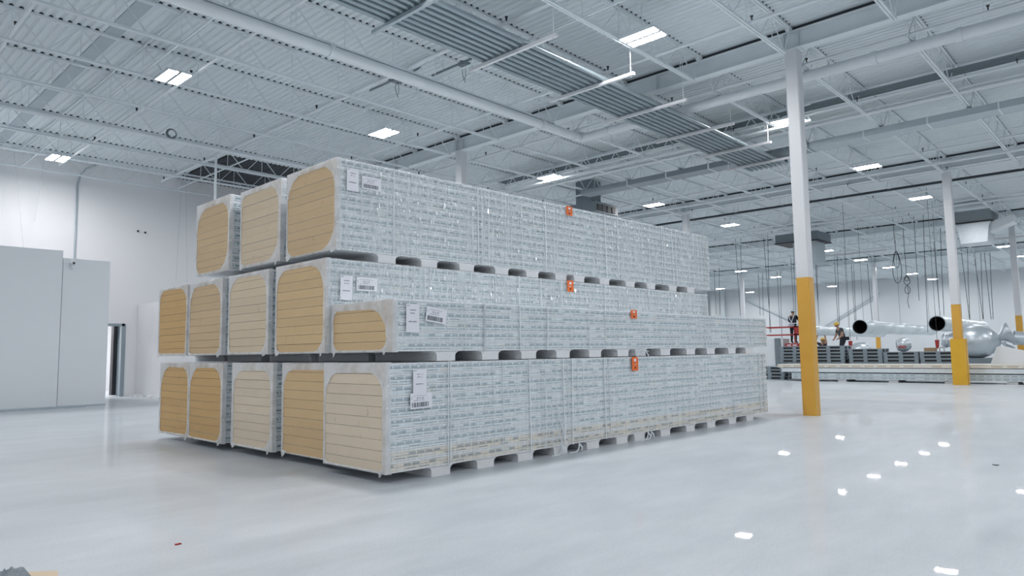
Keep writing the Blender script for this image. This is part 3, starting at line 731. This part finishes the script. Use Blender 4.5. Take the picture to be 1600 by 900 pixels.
placard(T1, (3.41-3.32)*S, .105+(2.47-1.927)*S, .155, .26, .0, 'tall'); placard(T1, (3.57-3.32)*S, .105+(2.51-1.927)*S, .265, .15, .0, 'wide', -.024)
orange_tag(B1, (6.49-3.214)*S, .105+(.775-.085)*S, .145, .19, 1)
orange_tag(M0, (6.50-3.28)*S, .105+(1.35-1.015)*S, .14, .12, 2)
orange_tag(M1, (6.49-3.22)*S, .105+(1.715-1.015)*S, .145, .17, 3)
orange_tag(T1, (6.50-3.32)*S, .105+(2.65-1.927)*S, .145, .14, 4)
# torn film hanging from the bottom pack
b = MB(); rnd = random.Random(3)
for x, z in ((2.28, .62), (2.30, .5), (2.26, .38)):
    b.path([(x*S*.87, -.03, z), (x*S*.87+.03, -.035, z-.1), (x*S*.87+.09, -.04, z-.22), (x*S*.87+.10, -.04, z-.36)], .006, 4)
for x in (2.05, 3.55, 3.62, 2.32):
    q = x*S
    b.path([(q, -.03, .10), (q-.03, -.04, .04), (q-.10, -.06, .012), (q-.22, -.05, .01)], .008, 4).path([(q, -.02, .1), (q+.05, -.03, .05), (q+.03, -.04, .015)], .012, 4)
b.build('loose_film', FILMW, B1)
b = MB()
for x in (3.30,): b.path([(x*S, -.03, -.02), (x*S+.06, -.03, .08), (x*S+.2, -.03, .1), (x*S+.3, -.03, .0)], .008, 4).path([(x*S+.1, -.03, 0), (x*S+.18, -.03, .09), (x*S+.3, -.03, .06)], .006, 4)
b.build('loose_film', FILMW, M0)

# small marks on the floor
tag(MB().prism([(-9.778*S, .046*S), (-9.671*S, -.049*S), (-9.74*S, -.35*S), (-9.86*S, -.30*S)], 2, 0, .006).build('tan_sheet', LIME), 'tan sheet lying on the floor at the bottom left corner of the photo', 'sheet')
b = MB(); rnd = random.Random(9); vs = []; fs = []; nn = 9
for i in range(nn+1):
    for k in range(nn+1):
        e = min(i, k, nn-i, nn-k)
        vs.append(((-9.90+.115*i/nn+.02*k/nn)*S, (-.22+.36*k/nn)*S, .004+(.02+rnd.random()*.03)*min(e, 2)/2))
for i in range(nn):
    for k in range(nn): a = i*(nn+1)+k; fs.append((a, a+nn+1, a+nn+2, a+1))
o = tag(b.add(vs, fs).build('grey_rag', GREYD, smooth=True), 'crumpled grey rag beside the tan sheet at the bottom left corner', 'rag')
for u_, v_, l_ in ((-3.596, -2.81, 'small dark speck on the open floor at the right'),):
    tag(MB().prism([(u_*S-.03, v_*S-.02), (u_*S+.03, v_*S-.03), (u_*S+.02, v_*S+.03)], 2, 0, .006).build('dark_scrap', BLACK), l_, 'scrap')
tag(MB().box(-9.120*S, -9.090*S, -.014*S, .002*S, 0, .008).build('red_scrap', RED), 'tiny dark red scrap on the floor in front of the stack', 'scrap')

# ------------------------------------------------------------------ far end of the hall
# lying packs behind the columns
def lying(z, n, ph, v0, v1, u, d, lb, side, foot):
    r = thing('panel_pack', lb, 'panel pack', (u*S, v0*S, z*S), 'packs lying behind the columns')
    zb = foot
    for k in range(n):
        MB().prism([(0, 0+.003), (.004, ph*.5), (0, ph-.003), (d, ph-.003), (d, .003)], 1, 0, (v1-v0)*S).build('panel', side, r, (0, 0, zb+k*ph))
    y = .4
    while foot and y < (v1-v0)*S-.3:
        MB().box(.05, d-.05, y, y+.3, 0, foot).build('foam_foot', FOOT, r); y += 1.7
SIDEX = paint('far_skin', (.66, .73, .76), .5, .12, 9)
SIDEY = mat_side('far_print', .1, (.25, .33, .38), .9)
def mat_far(name, base, dash, sc):
    mt, nt, b = new_mat(name); v = coords(nt); sp = N(nt, 'ShaderNodeSeparateXYZ'); nt.links.new(v, sp.inputs[0])
    q = mth(nt, 'DIVIDE', sp.outputs[1], sc); wn = N(nt, 'ShaderNodeTexWhiteNoise', noise_dimensions='1D'); nt.links.new(mth(nt, 'FLOOR', q), wn.inputs['W'])
    band = mth(nt, 'MULTIPLY', mth(nt, 'GREATER_THAN', sp.outputs[2], .03), mth(nt, 'LESS_THAN', sp.outputs[2], .08))
    mk = mth(nt, 'MULTIPLY', mth(nt, 'MULTIPLY', mth(nt, 'LESS_THAN', mth(nt, 'FRACT', q), .7), mth(nt, 'LESS_THAN', wn.outputs[0], .8)), band)
    nt.links.new(mixc(nt, mth(nt, 'MULTIPLY', mk, .7), base, dash), b.inputs['Base Color']); b.inputs['Roughness'].default_value = .5
    return mt
FARP = mat_far('far_print', (.56, .64, .67), (.30, .38, .42), .22)
FARB = mat_far('far_print_tan', (.72, .70, .64), (.45, .38, .27), .42)
lying(0, 2, .11, -5.5, 4.55, 10.8, 1.1, 'long grey printed panel pack lying on the floor behind the second column', FARP, .085)
lying(.268, 1, .15, -5.5, 4.85, 10.8, 1.1, 'long plain white panel pack lying second from the floor behind the columns', SIDEX, 0)
lying(.40, 1, .13, -5.5, 4.98, 10.82, 1.1, 'long panel pack with tan printed edge, topmost of the lying packs', FARB, 0)
r = thing('white_sheet', 'slanted white sheet leaning on the lying packs at the right edge', 'sheet', (11.3*S, -1.9*S, .505*S))
o = MB().prism([(1.42*S, 0), (1.27*S, .44*S), (1.20*S, .47*S), (0, .18*S), (0, 0)], 0, 0, .05).build('sheet', PARTM, r)
# plastic pallets
def pallet_mesh():
    b = MB(); w_, h = 1.18, .13
    b.box(0, .98, 0, w_, h-.035, h)
    for x in (0, .42, .84):
        b.box(x, x+.14, 0, w_, 0, .022)
        for y in (0, .52, 1.04): b.box(x, x+.14, y, y+.14, .022, h-.035)
    for y in (.15, .67): b.box(.03, .95, y-.005, y+.365, .024, h-.037, 1)  # black cores paint the darkness deep inside the fork openings
    for x in (.15, .57): b.box(x-.005, x+.265, .03, w_-.03, .024, h-.037, 1)
    return b.mesh('plastic_pallet', [PALLM, BLACK])
PM = pallet_mesh()
def pallets(u, v, n, lb, step=.131, z0=0):
    for k in range(n):
        o = put('plastic_pallet', PM, None, ((u+random.uniform(-.012, .012))*S, (v+random.uniform(-.012, .012))*S, z0+k*(step)))
        q = ['bottom', 'second', 'third', 'fourth', 'fifth', 'sixth', 'seventh', 'eighth', 'ninth', 'tenth'][k]
        tag(o, lb + (', topmost' if k == n-1 else ', bottom' if k == 0 else ', %s from the floor' % q), 'pallet', lb)
pallets(12.4, 4.58, 10, 'pallet in the tall pile left of the nearest yellow column')
pallets(12.4, 3.50, 10, 'pallet in the tall pile right of the nearest yellow column')
pallets(12.4, 2.42, 9, 'pallet in the middle pile left of the second column')
pallets(12.5, 1.62, 7, 'grey plastic pallet in the lower pile next to the second column') if False else None
pallets(12.45, 1.45, 8, 'pallet in the short pile below the cable coils')
pallets(12.4, .46, 8, 'pallet in the pile just left of the second column')
pallets(11.4, 5.02, 4, 'pallet in the low pile at the far end of the stack')
# boom lift
r = thing('boom_lift', 'dark red lift basket with a white machine body behind the stack', 'lift', (18.9*S, 7.1*S, 0))
b = MB(); y0, y1 = .2*S, 1.85*S
for z in (1.86*S, 1.53*S): b.box(0, .05, y0, y1, z, z+.06).box(.9, .95, y0, y1, z, z+.06).box(0, .95, y0, y0+.05, z, z+.06)
for y in (y0, y0+.28, y1-.05): b.box(0, .05, y, y+.05, 1.1*S, 1.9*S)
b.box(0, .05, y0, y0+.30, 1.52*S, 1.9*S)
b.build('guard_rail', RED, r)
MB().box(-.04, .95, .2*S, .85*S, 1.04*S, 1.19*S).build('basket_floor', RED, r)
b = MB()
for k in range(7):
    if k != 3: b.box(-.05, -.04, .36*S+k*.075, .36*S+k*.075+.05, 1.08*S, 1.14*S)
b.build('sign_lettering', PAPER, r)
MB().box(0, .9, .95*S, 2.2*S, .1, 1.40*S).build('machine_body', PARTM, r)
MB().box(-.1, .0, 1.05*S, 1.28*S, .1, 1.42*S).build('mast', GREYD, r)
b = MB()
for x in (.1, .7):
    for y in (1.1*S, 2.0*S): b.tube((x-.08, y, .16), (x+.08, y, .16), .16, 12)
b.build('wheel', BLACK, r)
# hanging cables
CABLES = [(10.02,5.62,9.94,2.47),(9.77,5.59,9.80,4.35),(11.11,4.53,11.10,2.58),(10.85,4.56,10.91,2.57),(8.72,5.42,8.58,1.66),(8.52,5.39,8.63,1.66),(9.03,4.06,9.03,2.43),(8.84,4.04,8.89,2.42),(8.19,3.74,8.18,1.87),(8.05,3.92,8.12,1.35),(7.57,4.57,7.55,2.36),(7.45,4.56,7.48,2.36),(6.57,4.53,6.54,1.97),(6.50,4.57,6.55,2.31),(5.80,4.34,5.80,1.89),(5.68,4.44,5.75,1.89),(5.16,4.18,5.16,2.04),(5.08,3.73,5.12,1.28),(4.57,3.95,4.52,2.02),(3.56,5.60,3.52,4.62),(3.22,5.61,3.21,3.63),(2.83,5.41,2.84,2.70),(2.51,5.39,2.62,1.49),(2.22,4.87,2.19,2.11),(1.97,5.25,2.06,2.11),(1.38,4.32,1.27,1.93),(1.16,4.44,1.26,1.93),(0.99,4.09,0.86,1.91),(0.77,4.12,0.85,1.91),(0.67,3.92,0.62,1.90),(0.50,4.06,0.56,1.90)]
WHERE = lambda v: 'above the far end of the stack' if v > 8.9 else 'above the lift basket' if v > 7.3 else 'between the first column and the worker in the yellow helmet' if v > 5.4 else 'above the black duct mouths' if v > 2.0 else 'between the second and third columns'
for k, (a, z0, c, z1) in enumerate(CABLES):
    u = 19.0
    # the strand hangs from the roof where it is far enough away to start there
    f = 1 if z0 > 5.3 else (5.5-1)/(z0-1)
    f = min(f, 1.5)
    base = Vector((-10.67, -3.95, 1.0))
    p = base + (Vector((u, a, z0))-base)*f; q = base + (Vector((u, c, z1))-base)*f
    p.z = DECK/S
    o = thing('hanging_cable', 'thin dark cable hanging from the roof %s' % WHERE(a), 'cable', (q.x*S, q.y*S, q.z*S), 'hanging cables ' + WHERE(a))
    d = (p-q)*S
    MB().path([(0, 0, 0), (d.x*.45, d.y*.45+.01, d.z*.5), tuple(d)], .012*f, 5).build('cable_run', CABLE, o)
    if k in (19, 20):
        b = MB()
        hh, ww = (1.55, .26) if k == 19 else (.42, .17)
        def loop(z0, hh, ww): return [(0, ww*math.sin(t*math.pi/8)*(.45+.55*t/8 if t <= 8 else .45+.55*(16-t)/8), z0-hh*(1-math.cos(t*math.pi/8))/2) for t in range(17)]
        b.path(loop(.05, hh, ww), .015, 5)
        b.path(loop(.02, hh*.5, ww*.6), .014, 5)
        if k == 20: b.path(loop(-.40, .40, .15), .015, 5).path([(0, 0, -.4), (0, -.04, -.8), (0, .03, -1.15), (0, -.03, -1.5)], .013, 5)
        b.build('cable_coil', CABLE, o)
for g_ in {o['group'] for o in bpy.data.objects if o.name.startswith('hanging_cable')}:
    row = sorted((o for o in bpy.data.objects if o.name.startswith('hanging_cable') and o.get('group') == g_), key=lambda o: -o.location.y/(o.location.x+13))
    for i, o in enumerate(row):
        o['label'] = 'thin dark cable ' + g_.replace('hanging cables ', '').replace('between the first column and the worker in the yellow helmet', 'above the worker with yellow helmet') + ', %s from the left' % ['first', 'second', 'third', 'fourth', 'fifth', 'sixth', 'seventh', 'eighth', 'ninth'][i]
# silver ducts
def duct(lb, u, v, z, segs, dr=(1, 0, 0)):
    r = thing('round_duct', lb, 'duct', (u*S, v*S, z*S))
    prof = []
    for t0, t1, rad in segs:
        prof += [(t0, rad), (t0+.04, rad+.012), (t0+.08, rad)]
        k = t0+1.2
        while k < t1-.4: prof += [(k, rad), (k+.02, rad+.006), (k+.04, rad)]; k += 2.4
        prof.append((t1, rad))
    MB().lathe(prof, (0, 0, 0), dr, 28).build('duct_shell', SILV2, r, smooth=True)
    rad = segs[0][2]
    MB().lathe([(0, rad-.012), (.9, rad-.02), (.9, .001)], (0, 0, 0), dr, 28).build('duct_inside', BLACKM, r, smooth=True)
    MB().lathe([(-.01, rad-.012), (-.01, rad+.02), (.05, rad+.02)], (0, 0, 0), dr, 28).build('mouth_rim', GALV, r, smooth=True)
    t, rad = segs[-1][1], segs[-1][2]
    MB().lathe([(t-.01, rad), (t, rad*.9), (t, .001)], (0, 0, 0), dr, 28).build('end_cap', SILV2, r, smooth=True)
    # chains up to the roof
    L = segs[-1][1]
    for tt in (.6, L*.5, L-.6): MB().tube((tt*dr[0], tt*dr[1], .2), (tt*dr[0], tt*dr[1], (5.95-z)*S), .008, 4).build('sling', CABLE, r)
SILV2 = paint('duct_silver', (.60, .68, .71), .32, .08, 2, metal=.35)
PARTM2 = 0
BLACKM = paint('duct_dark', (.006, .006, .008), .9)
duct('long silver round duct with black mouth between the first and second columns', 18.0, 4.68, 1.76, [(0, 3.0, .335), (3.05, 9.5, .31), (9.55, 14.0, .29)])
duct('silver round duct with black mouth touching the second column', 16.0, 1.67, 1.735, [(0, 3.2, .31), (3.25, 9.8, .29)])
duct('silver round duct emerging from behind the nearest yellow column', 19.0, 7.05, 1.70, [(0, 2.5, .27), (2.6, 5.2, .24), (5.2, 13.0, .27)])
r = thing('duct_transition', 'bulging silver duct transition beside the second column', 'duct', (16.0*S, .64*S, 1.12*S))
prof = [(-1.15, .20), (-1.05, .30), (-.95, .30), (-.9, .26), (-.80, .30), (-.72, .42), (-.5, .56), (-.25, .655), (0, .685), (.25, .655), (.5, .55), (.68, .40), (.80, .24), (.86, .15), (.98, .13), (1.02, .20)]
MB().lathe(prof, (0, 0, 0), (.15, -1, -.06), 36).build('bulb', SILV, r, smooth=True)
MB().lathe([(0, .12), (.12, .16), (.35, .42), (.5, .46)], (.12, -.78, .12), (.1, -.8, .35), 20).build('flared_cone', SILV, r, smooth=True)
MB().lathe([(0, .12), (.15, .16), (.40, .30), (.46, .30)], (.1, -.80, -.08), (.1, -.6, -.9), 20).build('flared_cone', SILV, r, smooth=True)
MB().lathe([(0, .28), (.5, .24), (.55, .001)], (.3, -1.25, .12), (.2, -1, -.12), 20).build('side_branch', SILV, r, smooth=True)
MB().box(-.4, .5, -.5, .95, -1.12*S, -.66).build('cradle', GREYD, r)
r = thing('duct_elbow', 'silver duct elbow with dark opening resting on the short pallet pile', 'duct', (12.9*S, 1.95*S, 1.048+.262))
MB().lathe([(-.24, .10), (-.22, .20), (-.05, .27), (.1, .26), (.22, .19), (.26, .12)], (0, 0, 0), (.3, -1, .1), 22).build('elbow_body', SILV, r, smooth=True)
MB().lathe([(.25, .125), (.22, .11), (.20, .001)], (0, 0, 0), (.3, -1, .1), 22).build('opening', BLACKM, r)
MB().path([(-.27, .12, -.1), (-.29, .02, -.14), (-.28, -.05, -.08), (-.28, .02, -.04), (-.27, .12, -.1)], .014, 5).path([(-.27, -.02, -.1), (-.29, -.10, -.14), (-.27, -.17, -.08), (-.28, -.08, -.04), (-.27, -.02, -.1)], .014, 5).build('handle_loop', RED, r)
r = thing('duct_reducer', 'silver duct reducer lying beyond the pallets under the black duct mouth', 'duct', (13.6*S, 3.30*S, .9*S))
MB().lathe([(-.32, .30), (-.30, .34), (-.1, .33), (.12, .27), (.26, .15), (.30, .001)], (0, 0, .02), (.25, -.9, .25), 24).build('reducer_body', SILV, r, smooth=True)
MB().box(-.3, .3, -.3, .3, -.9*S, -.3).build('stand', GREYD, r)
r = thing('cardboard_box', 'brown cardboard box on the pallet pile left of the second column', 'box', (12.6*S, 1.05*S, 1.05))
MB().box(0, .3, 0, .36, 0, .13).build('box_body', CARD, r); MB().box(.0, .3, .16, .20, .13, .133).build('packing_tape', LIME, r)
for u, v, z, lb in ((14.0, 1.28, 1.05, 'dark red chain hoist hook left of the second column'), (14.0, 3.80, 1.07, 'dark red hoist bucket left of the silver reducer')):
    r = thing('chain_hoist', lb, 'hoist', (u*S, v*S, z*S))
    MB().prism([(-.07, .16), (.07, .16), (.05, -.12), (0, -.18), (-.04, -.12)], 0, -.05, .05).build('hoist_body', RED, r)
    MB().tube((0, 0, .16), (0, 0, (5.95-z)*S), .008, 4).build('chain', CABLE, r)
    MB().path([(0, -.02+.08*math.cos(a*math.pi/6)-.12, -.22+.1*math.sin(a*math.pi/6)) for a in range(13)], .012, 5).build('ring', BLACK, r)
# braces and posts on the far wall
def brace(p, q, lb, rad=.07):
    tag(MB().tube([c*S for c in p], [c*S for c in q], rad, 6).build('wall_brace', LAPM), lb, 'brace')
brace((44.8, 21.5, 5.0), (44.8, 16.5, 2.4), 'grey diagonal brace on the far wall sloping down to the right')
brace((44.8, 17.0, 1.6), (44.8, 11.3, 4.9), 'grey diagonal brace on the far wall rising behind the lift')
for v, lb in ((24.9, 'left'), (23.4, 'right')):
    tag(MB().box(44.7*S, 44.9*S, v*S, (v+.25)*S, 0, 5.9*S).build('wall_post', DECKM), 'pale post against the far wall, %s one of the pair beside the stack' % lb, 'post')

# ------------------------------------------------------------------ the workers
def figure(lb, loc, rz, J, edges, radii, cloth_of, head, helmet, harness=False, scale=1.0):
    r = thing('person', lb, 'person', loc, None, rz)
    names = list(J); idx = {n: i for i, n in enumerate(names)}
    me = bpy.data.meshes.new('body'); me.from_pydata([J[n] for n in names], [(idx[a], idx[c]) for a, c in edges], [])
    o = bpy.data.objects.new('body', me); COL.objects.link(o)
    sm = o.modifiers.new('skin', 'SKIN'); sm.use_smooth_shade = True
    sub = o.modifiers.new('sub', 'SUBSURF'); sub.levels = sub.render_levels = 2
    for i, n in enumerate(names):
        sv = me.skin_vertices[0].data[i]; rr = radii[n]; sv.radius = (rr*1.12, rr*1.12) if isinstance(rr, (int, float)) else (rr[0]*1.1, rr[1]*1.1)
        sv.use_root = (n == 'pelvis')
    dg = bpy.context.evaluated_depsgraph_get(); dg.update()
    m2 = bpy.data.meshes.new_from_object(o.evaluated_get(dg)); bpy.data.objects.remove(o)
    m2.materials.clear()
    mats = [cloth_of['top'], cloth_of['legs'], SKINP, BLACK]
    for mt in mats: m2.materials.append(mt)
    jn = [(n, Vector(J[n])) for n in names]
    for p in m2.polygons:
        c = p.center; n = min(jn, key=lambda q: (q[1]-c).length)[0]
        p.material_index = 3 if n.startswith(('foot', 'toe')) else 1 if n.startswith(('knee', 'ankle', 'hip', 'pelvis')) else 2 if n.startswith(('head', 'neck', 'wrist', 'hand')) or (n.startswith('elbow') and cloth_of.get('short')) else 0
        p.use_smooth = True
    put('body', m2, r)
    hc, hd = Vector(head[0]), Vector(head[1]).normalized()      # head centre and facing
    sd = hd.cross(Vector((0, 0, 1))).normalized(); up = sd.cross(hd)
    b = MB(); n = 12; vs = []; fs = []
    for i in range(n+1):
        th = math.pi*i/n
        for k in range(n):
            ph = 2*math.pi*k/n; x, y, z = math.sin(th)*math.cos(ph), math.sin(th)*math.sin(ph), math.cos(th)
            jaw = 1 - .22*max(0, -z)
            vs.append(hc + hd*(x*.098*(1 if z > -.3 else .95)) + sd*(y*.076*jaw) + up*(z*.122))
    for i in range(n):
        for k in range(n): fs.append((i*n+k, i*n+(k+1) % n, (i+1)*n+(k+1) % n, (i+1)*n+k))
    b.add(vs, fs)
    b.tube(hc+hd*.09+up*.02, hc+hd*.125-up*.02, .010, 6, .017)                       # nose
    for s_ in (-1, 1): b.tube(hc+sd*s_*.07+up*.01, hc+sd*s_*.088+up*.01, .022, 8)    # ears
    hd_o = b.build('head', SKINP, r, smooth=True)
    b = MB()
    for s_ in (-1, 1): b.tube(hc+hd*.088+sd*s_*.032+up*.022, hc+hd*.100+sd*s_*.032+up*.022, .010, 6)
    b.box(0, 0, 0, 0, 0, 0) if False else None
    b.build('eyes', BLACK, hd_o); 
    MB().tube(hc+hd*.093-up*.055-sd*.02, hc+hd*.093-up*.055+sd*.02, .006, 5).build('mouth', RED, hd_o)
    hair = MB().lathe([(0, .082), (.05, .090), (.08, .080)], hc-up*.01-hd*.022, up, 14).build('hair', BLACK, hd_o, smooth=True)
    hm = MB().lathe([(0, .122), (.05, .118), (.10, .088), (.125, .045), (.132, .001)], hc+up*.045, up, 18).build('helmet', helmet, r, smooth=True)
    MB().lathe([(0, .118), (-.006, .150), (.004, .150), (.008, .118)], hc+up*.047+hd*.02, up, 18).build('brim', helmet, hm, smooth=True)
    for s_ in ('l', 'r'):
        wv, hv = Vector(J['wrist_'+s_]), Vector(J['hand_'+s_]); d = (hv-wv).normalized()
        a = d.cross(Vector((0, 0, 1))); a = a.normalized() if a.length > .1 else Vector((1, 0, 0)); cc = d.cross(a)
        b = MB(); b.tube(wv, wv+d*.09, .028, 8, .036)
        for k in range(4):
            L = (.030, .036, .034, .026)[k]; p0 = wv+d*.085+a*(.028-.019*k)
            p1 = p0+d*L-cc*.006; p2 = p1+d*L*.6-cc*.022; b.tube(p0, p1, .0095, 6).tube(p1, p2, .009, 6, .007)
        p0 = wv+d*.03+a*.03; b.tube(p0, p0+a*.026+d*.03, .011, 6).tube(p0+a*.026+d*.03, p0+a*.02+d*.06-cc*.02, .010, 6, .008)
        b.build('hand', SKINP, r, smooth=True)
    return r
ED = [('pelvis', 'spine'), ('spine', 'chest'), ('chest', 'neck'), ('neck', 'head')] + [e for s in 'lr' for e in (('chest', 'shoulder_'+s), ('shoulder_'+s, 'elbow_'+s), ('elbow_'+s, 'wrist_'+s), ('wrist_'+s, 'hand_'+s), ('pelvis', 'hip_'+s), ('hip_'+s, 'knee_'+s), ('knee_'+s, 'ankle_'+s), ('ankle_'+s, 'toe_'+s))]
RAD = {'pelvis': (.15, .12), 'spine': (.15, .12), 'chest': (.18, .13), 'neck': .055, 'head': .06}
for s in 'lr': RAD.update({'shoulder_'+s: .075, 'elbow_'+s: .05, 'wrist_'+s: .032, 'hand_'+s: .025, 'hip_'+s: .095, 'knee_'+s: .065, 'ankle_'+s: .045, 'toe_'+s: .04})
# local frame: x forward (facing), y to the figure's left, z up
def pose(**k):
    J = {'pelvis': (0, 0, .93), 'spine': (0, 0, 1.12), 'chest': (.01, 0, 1.34), 'neck': (.01, 0, 1.50), 'head': (.03, 0, 1.60),
         'shoulder_l': (0, .19, 1.42), 'elbow_l': (.02, .26, 1.15), 'wrist_l': (.14, .24, .93), 'hand_l': (.18, .23, .88),
         'shoulder_r': (0, -.19, 1.42), 'elbow_r': (.02, -.26, 1.15), 'wrist_r': (.14, -.24, .93), 'hand_r': (.18, -.23, .88),
         'hip_l': (0, .10, .88), 'knee_l': (.03, .11, .48), 'ankle_l': (0, .12, .08), 'toe_l': (.17, .13, .04),
         'hip_r': (0, -.10, .88), 'knee_r': (.03, -.11, .48), 'ankle_r': (0, -.12, .08), 'toe_r': (.17, -.13, .04)}
    J.update(k); return J
J = pose(elbow_r=(.16, -.28, 1.20), wrist_r=(.38, -.22, 1.16), hand_r=(.44, -.21, 1.16), elbow_l=(.12, .28, 1.18), wrist_l=(.33, .22, 1.12), hand_l=(.39, .21, 1.12))
p = figure('worker in black jacket with pale harness and grey helmet standing in the lift basket', (19.25*S, 7.72*S, 1.19*S), math.radians(-8), J, ED, RAD, {'top': CLOTHB, 'legs': CLOTHB}, ((.04, 0, 1.64), (1, 0, -.1)), HELW)
b = MB()
for s_ in (-1, 1): b.path([(-.14, s_*.02, 1.08), (-.165, s_*-.08, 1.28), (-.12, s_*-.14, 1.46), (.0, s_*-.12, 1.51), (.13, s_*-.10, 1.40), (.15, s_*-.08, 1.10)], .017, 5)
b.path([(-.16, -.1, 1.06), (-.17, 0, 1.05), (-.16, .1, 1.06), (0, .17, 1.06), (.14, .1, 1.06), (.14, -.1, 1.06), (0, -.17, 1.06), (-.16, -.1, 1.06)], .02, 5)
b.build('harness', PAPER, p)
MB().box(-.24, -.12, -.13, .13, .90, 1.02).build('tool_pouch', HELW, p)
# leaning worker on a white step ladder
J = pose(pelvis=(-.05, 0, .90), spine=(.0, 0, 1.09), chest=(.10, 0, 1.29), neck=(.17, 0, 1.43), head=(.21, 0, 1.52),
         shoulder_l=(.10, .20, 1.36), elbow_l=(.16, .28, 1.10), wrist_l=(.30, .18, .92), hand_l=(.35, .15, .88), shoulder_r=(.10, -.20, 1.36), elbow_r=(.12, -.30, 1.10), wrist_r=(.28, -.22, .90), hand_r=(.33, -.20, .86),
         hip_l=(-.05, .10, .86), knee_l=(.12, .13, .50), ankle_l=(-.02, .14, .08), hip_r=(-.05, -.10, .86), knee_r=(.02, -.12, .47), ankle_r=(-.18, -.14, .08), toe_l=(.15, .14, .04), toe_r=(-.01, -.15, .04))
p = figure('worker in grey shirt and yellow helmet leaning forward on a white ladder', (18.2*S, 5.42*S, .60*S), math.radians(140), J, ED, RAD, {'top': CLOTHG, 'legs': CLOTHB, 'short': True}, ((.24, 0, 1.57), (1, .1, -.25)), HELY)
MB().box(-.28, -.12, -.16, .16, .84, 1.0).build('tool_belt', CLOTHB, p)
r = thing('step_ladder', 'white step ladder under the leaning worker', 'ladder', (18.2*S, 5.42*S, 0))
b = MB()
for y in (-.24, .24): b.tube((-.45, y*1.3, 0), (-.12, y, .58*S), .025, 5).tube((.55, y*1.3, 0), (.12, y, .58*S), .025, 5)
b.build('side_rail', COLW, r)
b = MB()
for k in range(3): b.box(-.42+k*.1, -.30+k*.1, -.28+k*.01, .28-k*.01, .2+k*.2, .225+k*.2)
b.build('step', COLW, r)
MB().box(-.25, .25, -.30, .30, .57*S, .60*S).build('top_plate', COLW, r)
# reaching worker on the floor
J = pose(spine=(.0, .02, 1.12), chest=(-.02, .03, 1.32), neck=(-.03, .03, 1.46), head=(-.02, .03, 1.55), shoulder_l=(.0, .21, 1.40), elbow_l=(.12, .40, 1.50), wrist_l=(.10, .34, 1.74), hand_l=(.10, .30, 1.80),
         shoulder_r=(.0, -.17, 1.40), elbow_r=(.12, -.36, 1.54), wrist_r=(.12, -.26, 1.76), hand_r=(.12, -.22, 1.82))
figure('worker in yellow helmet reaching up with both arms beside the nearest yellow column', (18.9*S, 6.42*S, 0), math.radians(150), J, ED, RAD, {'top': CLOTHB, 'legs': CLOTHB, 'short': True}, ((.0, .03, 1.58), (1, 0, .2)), HELY)
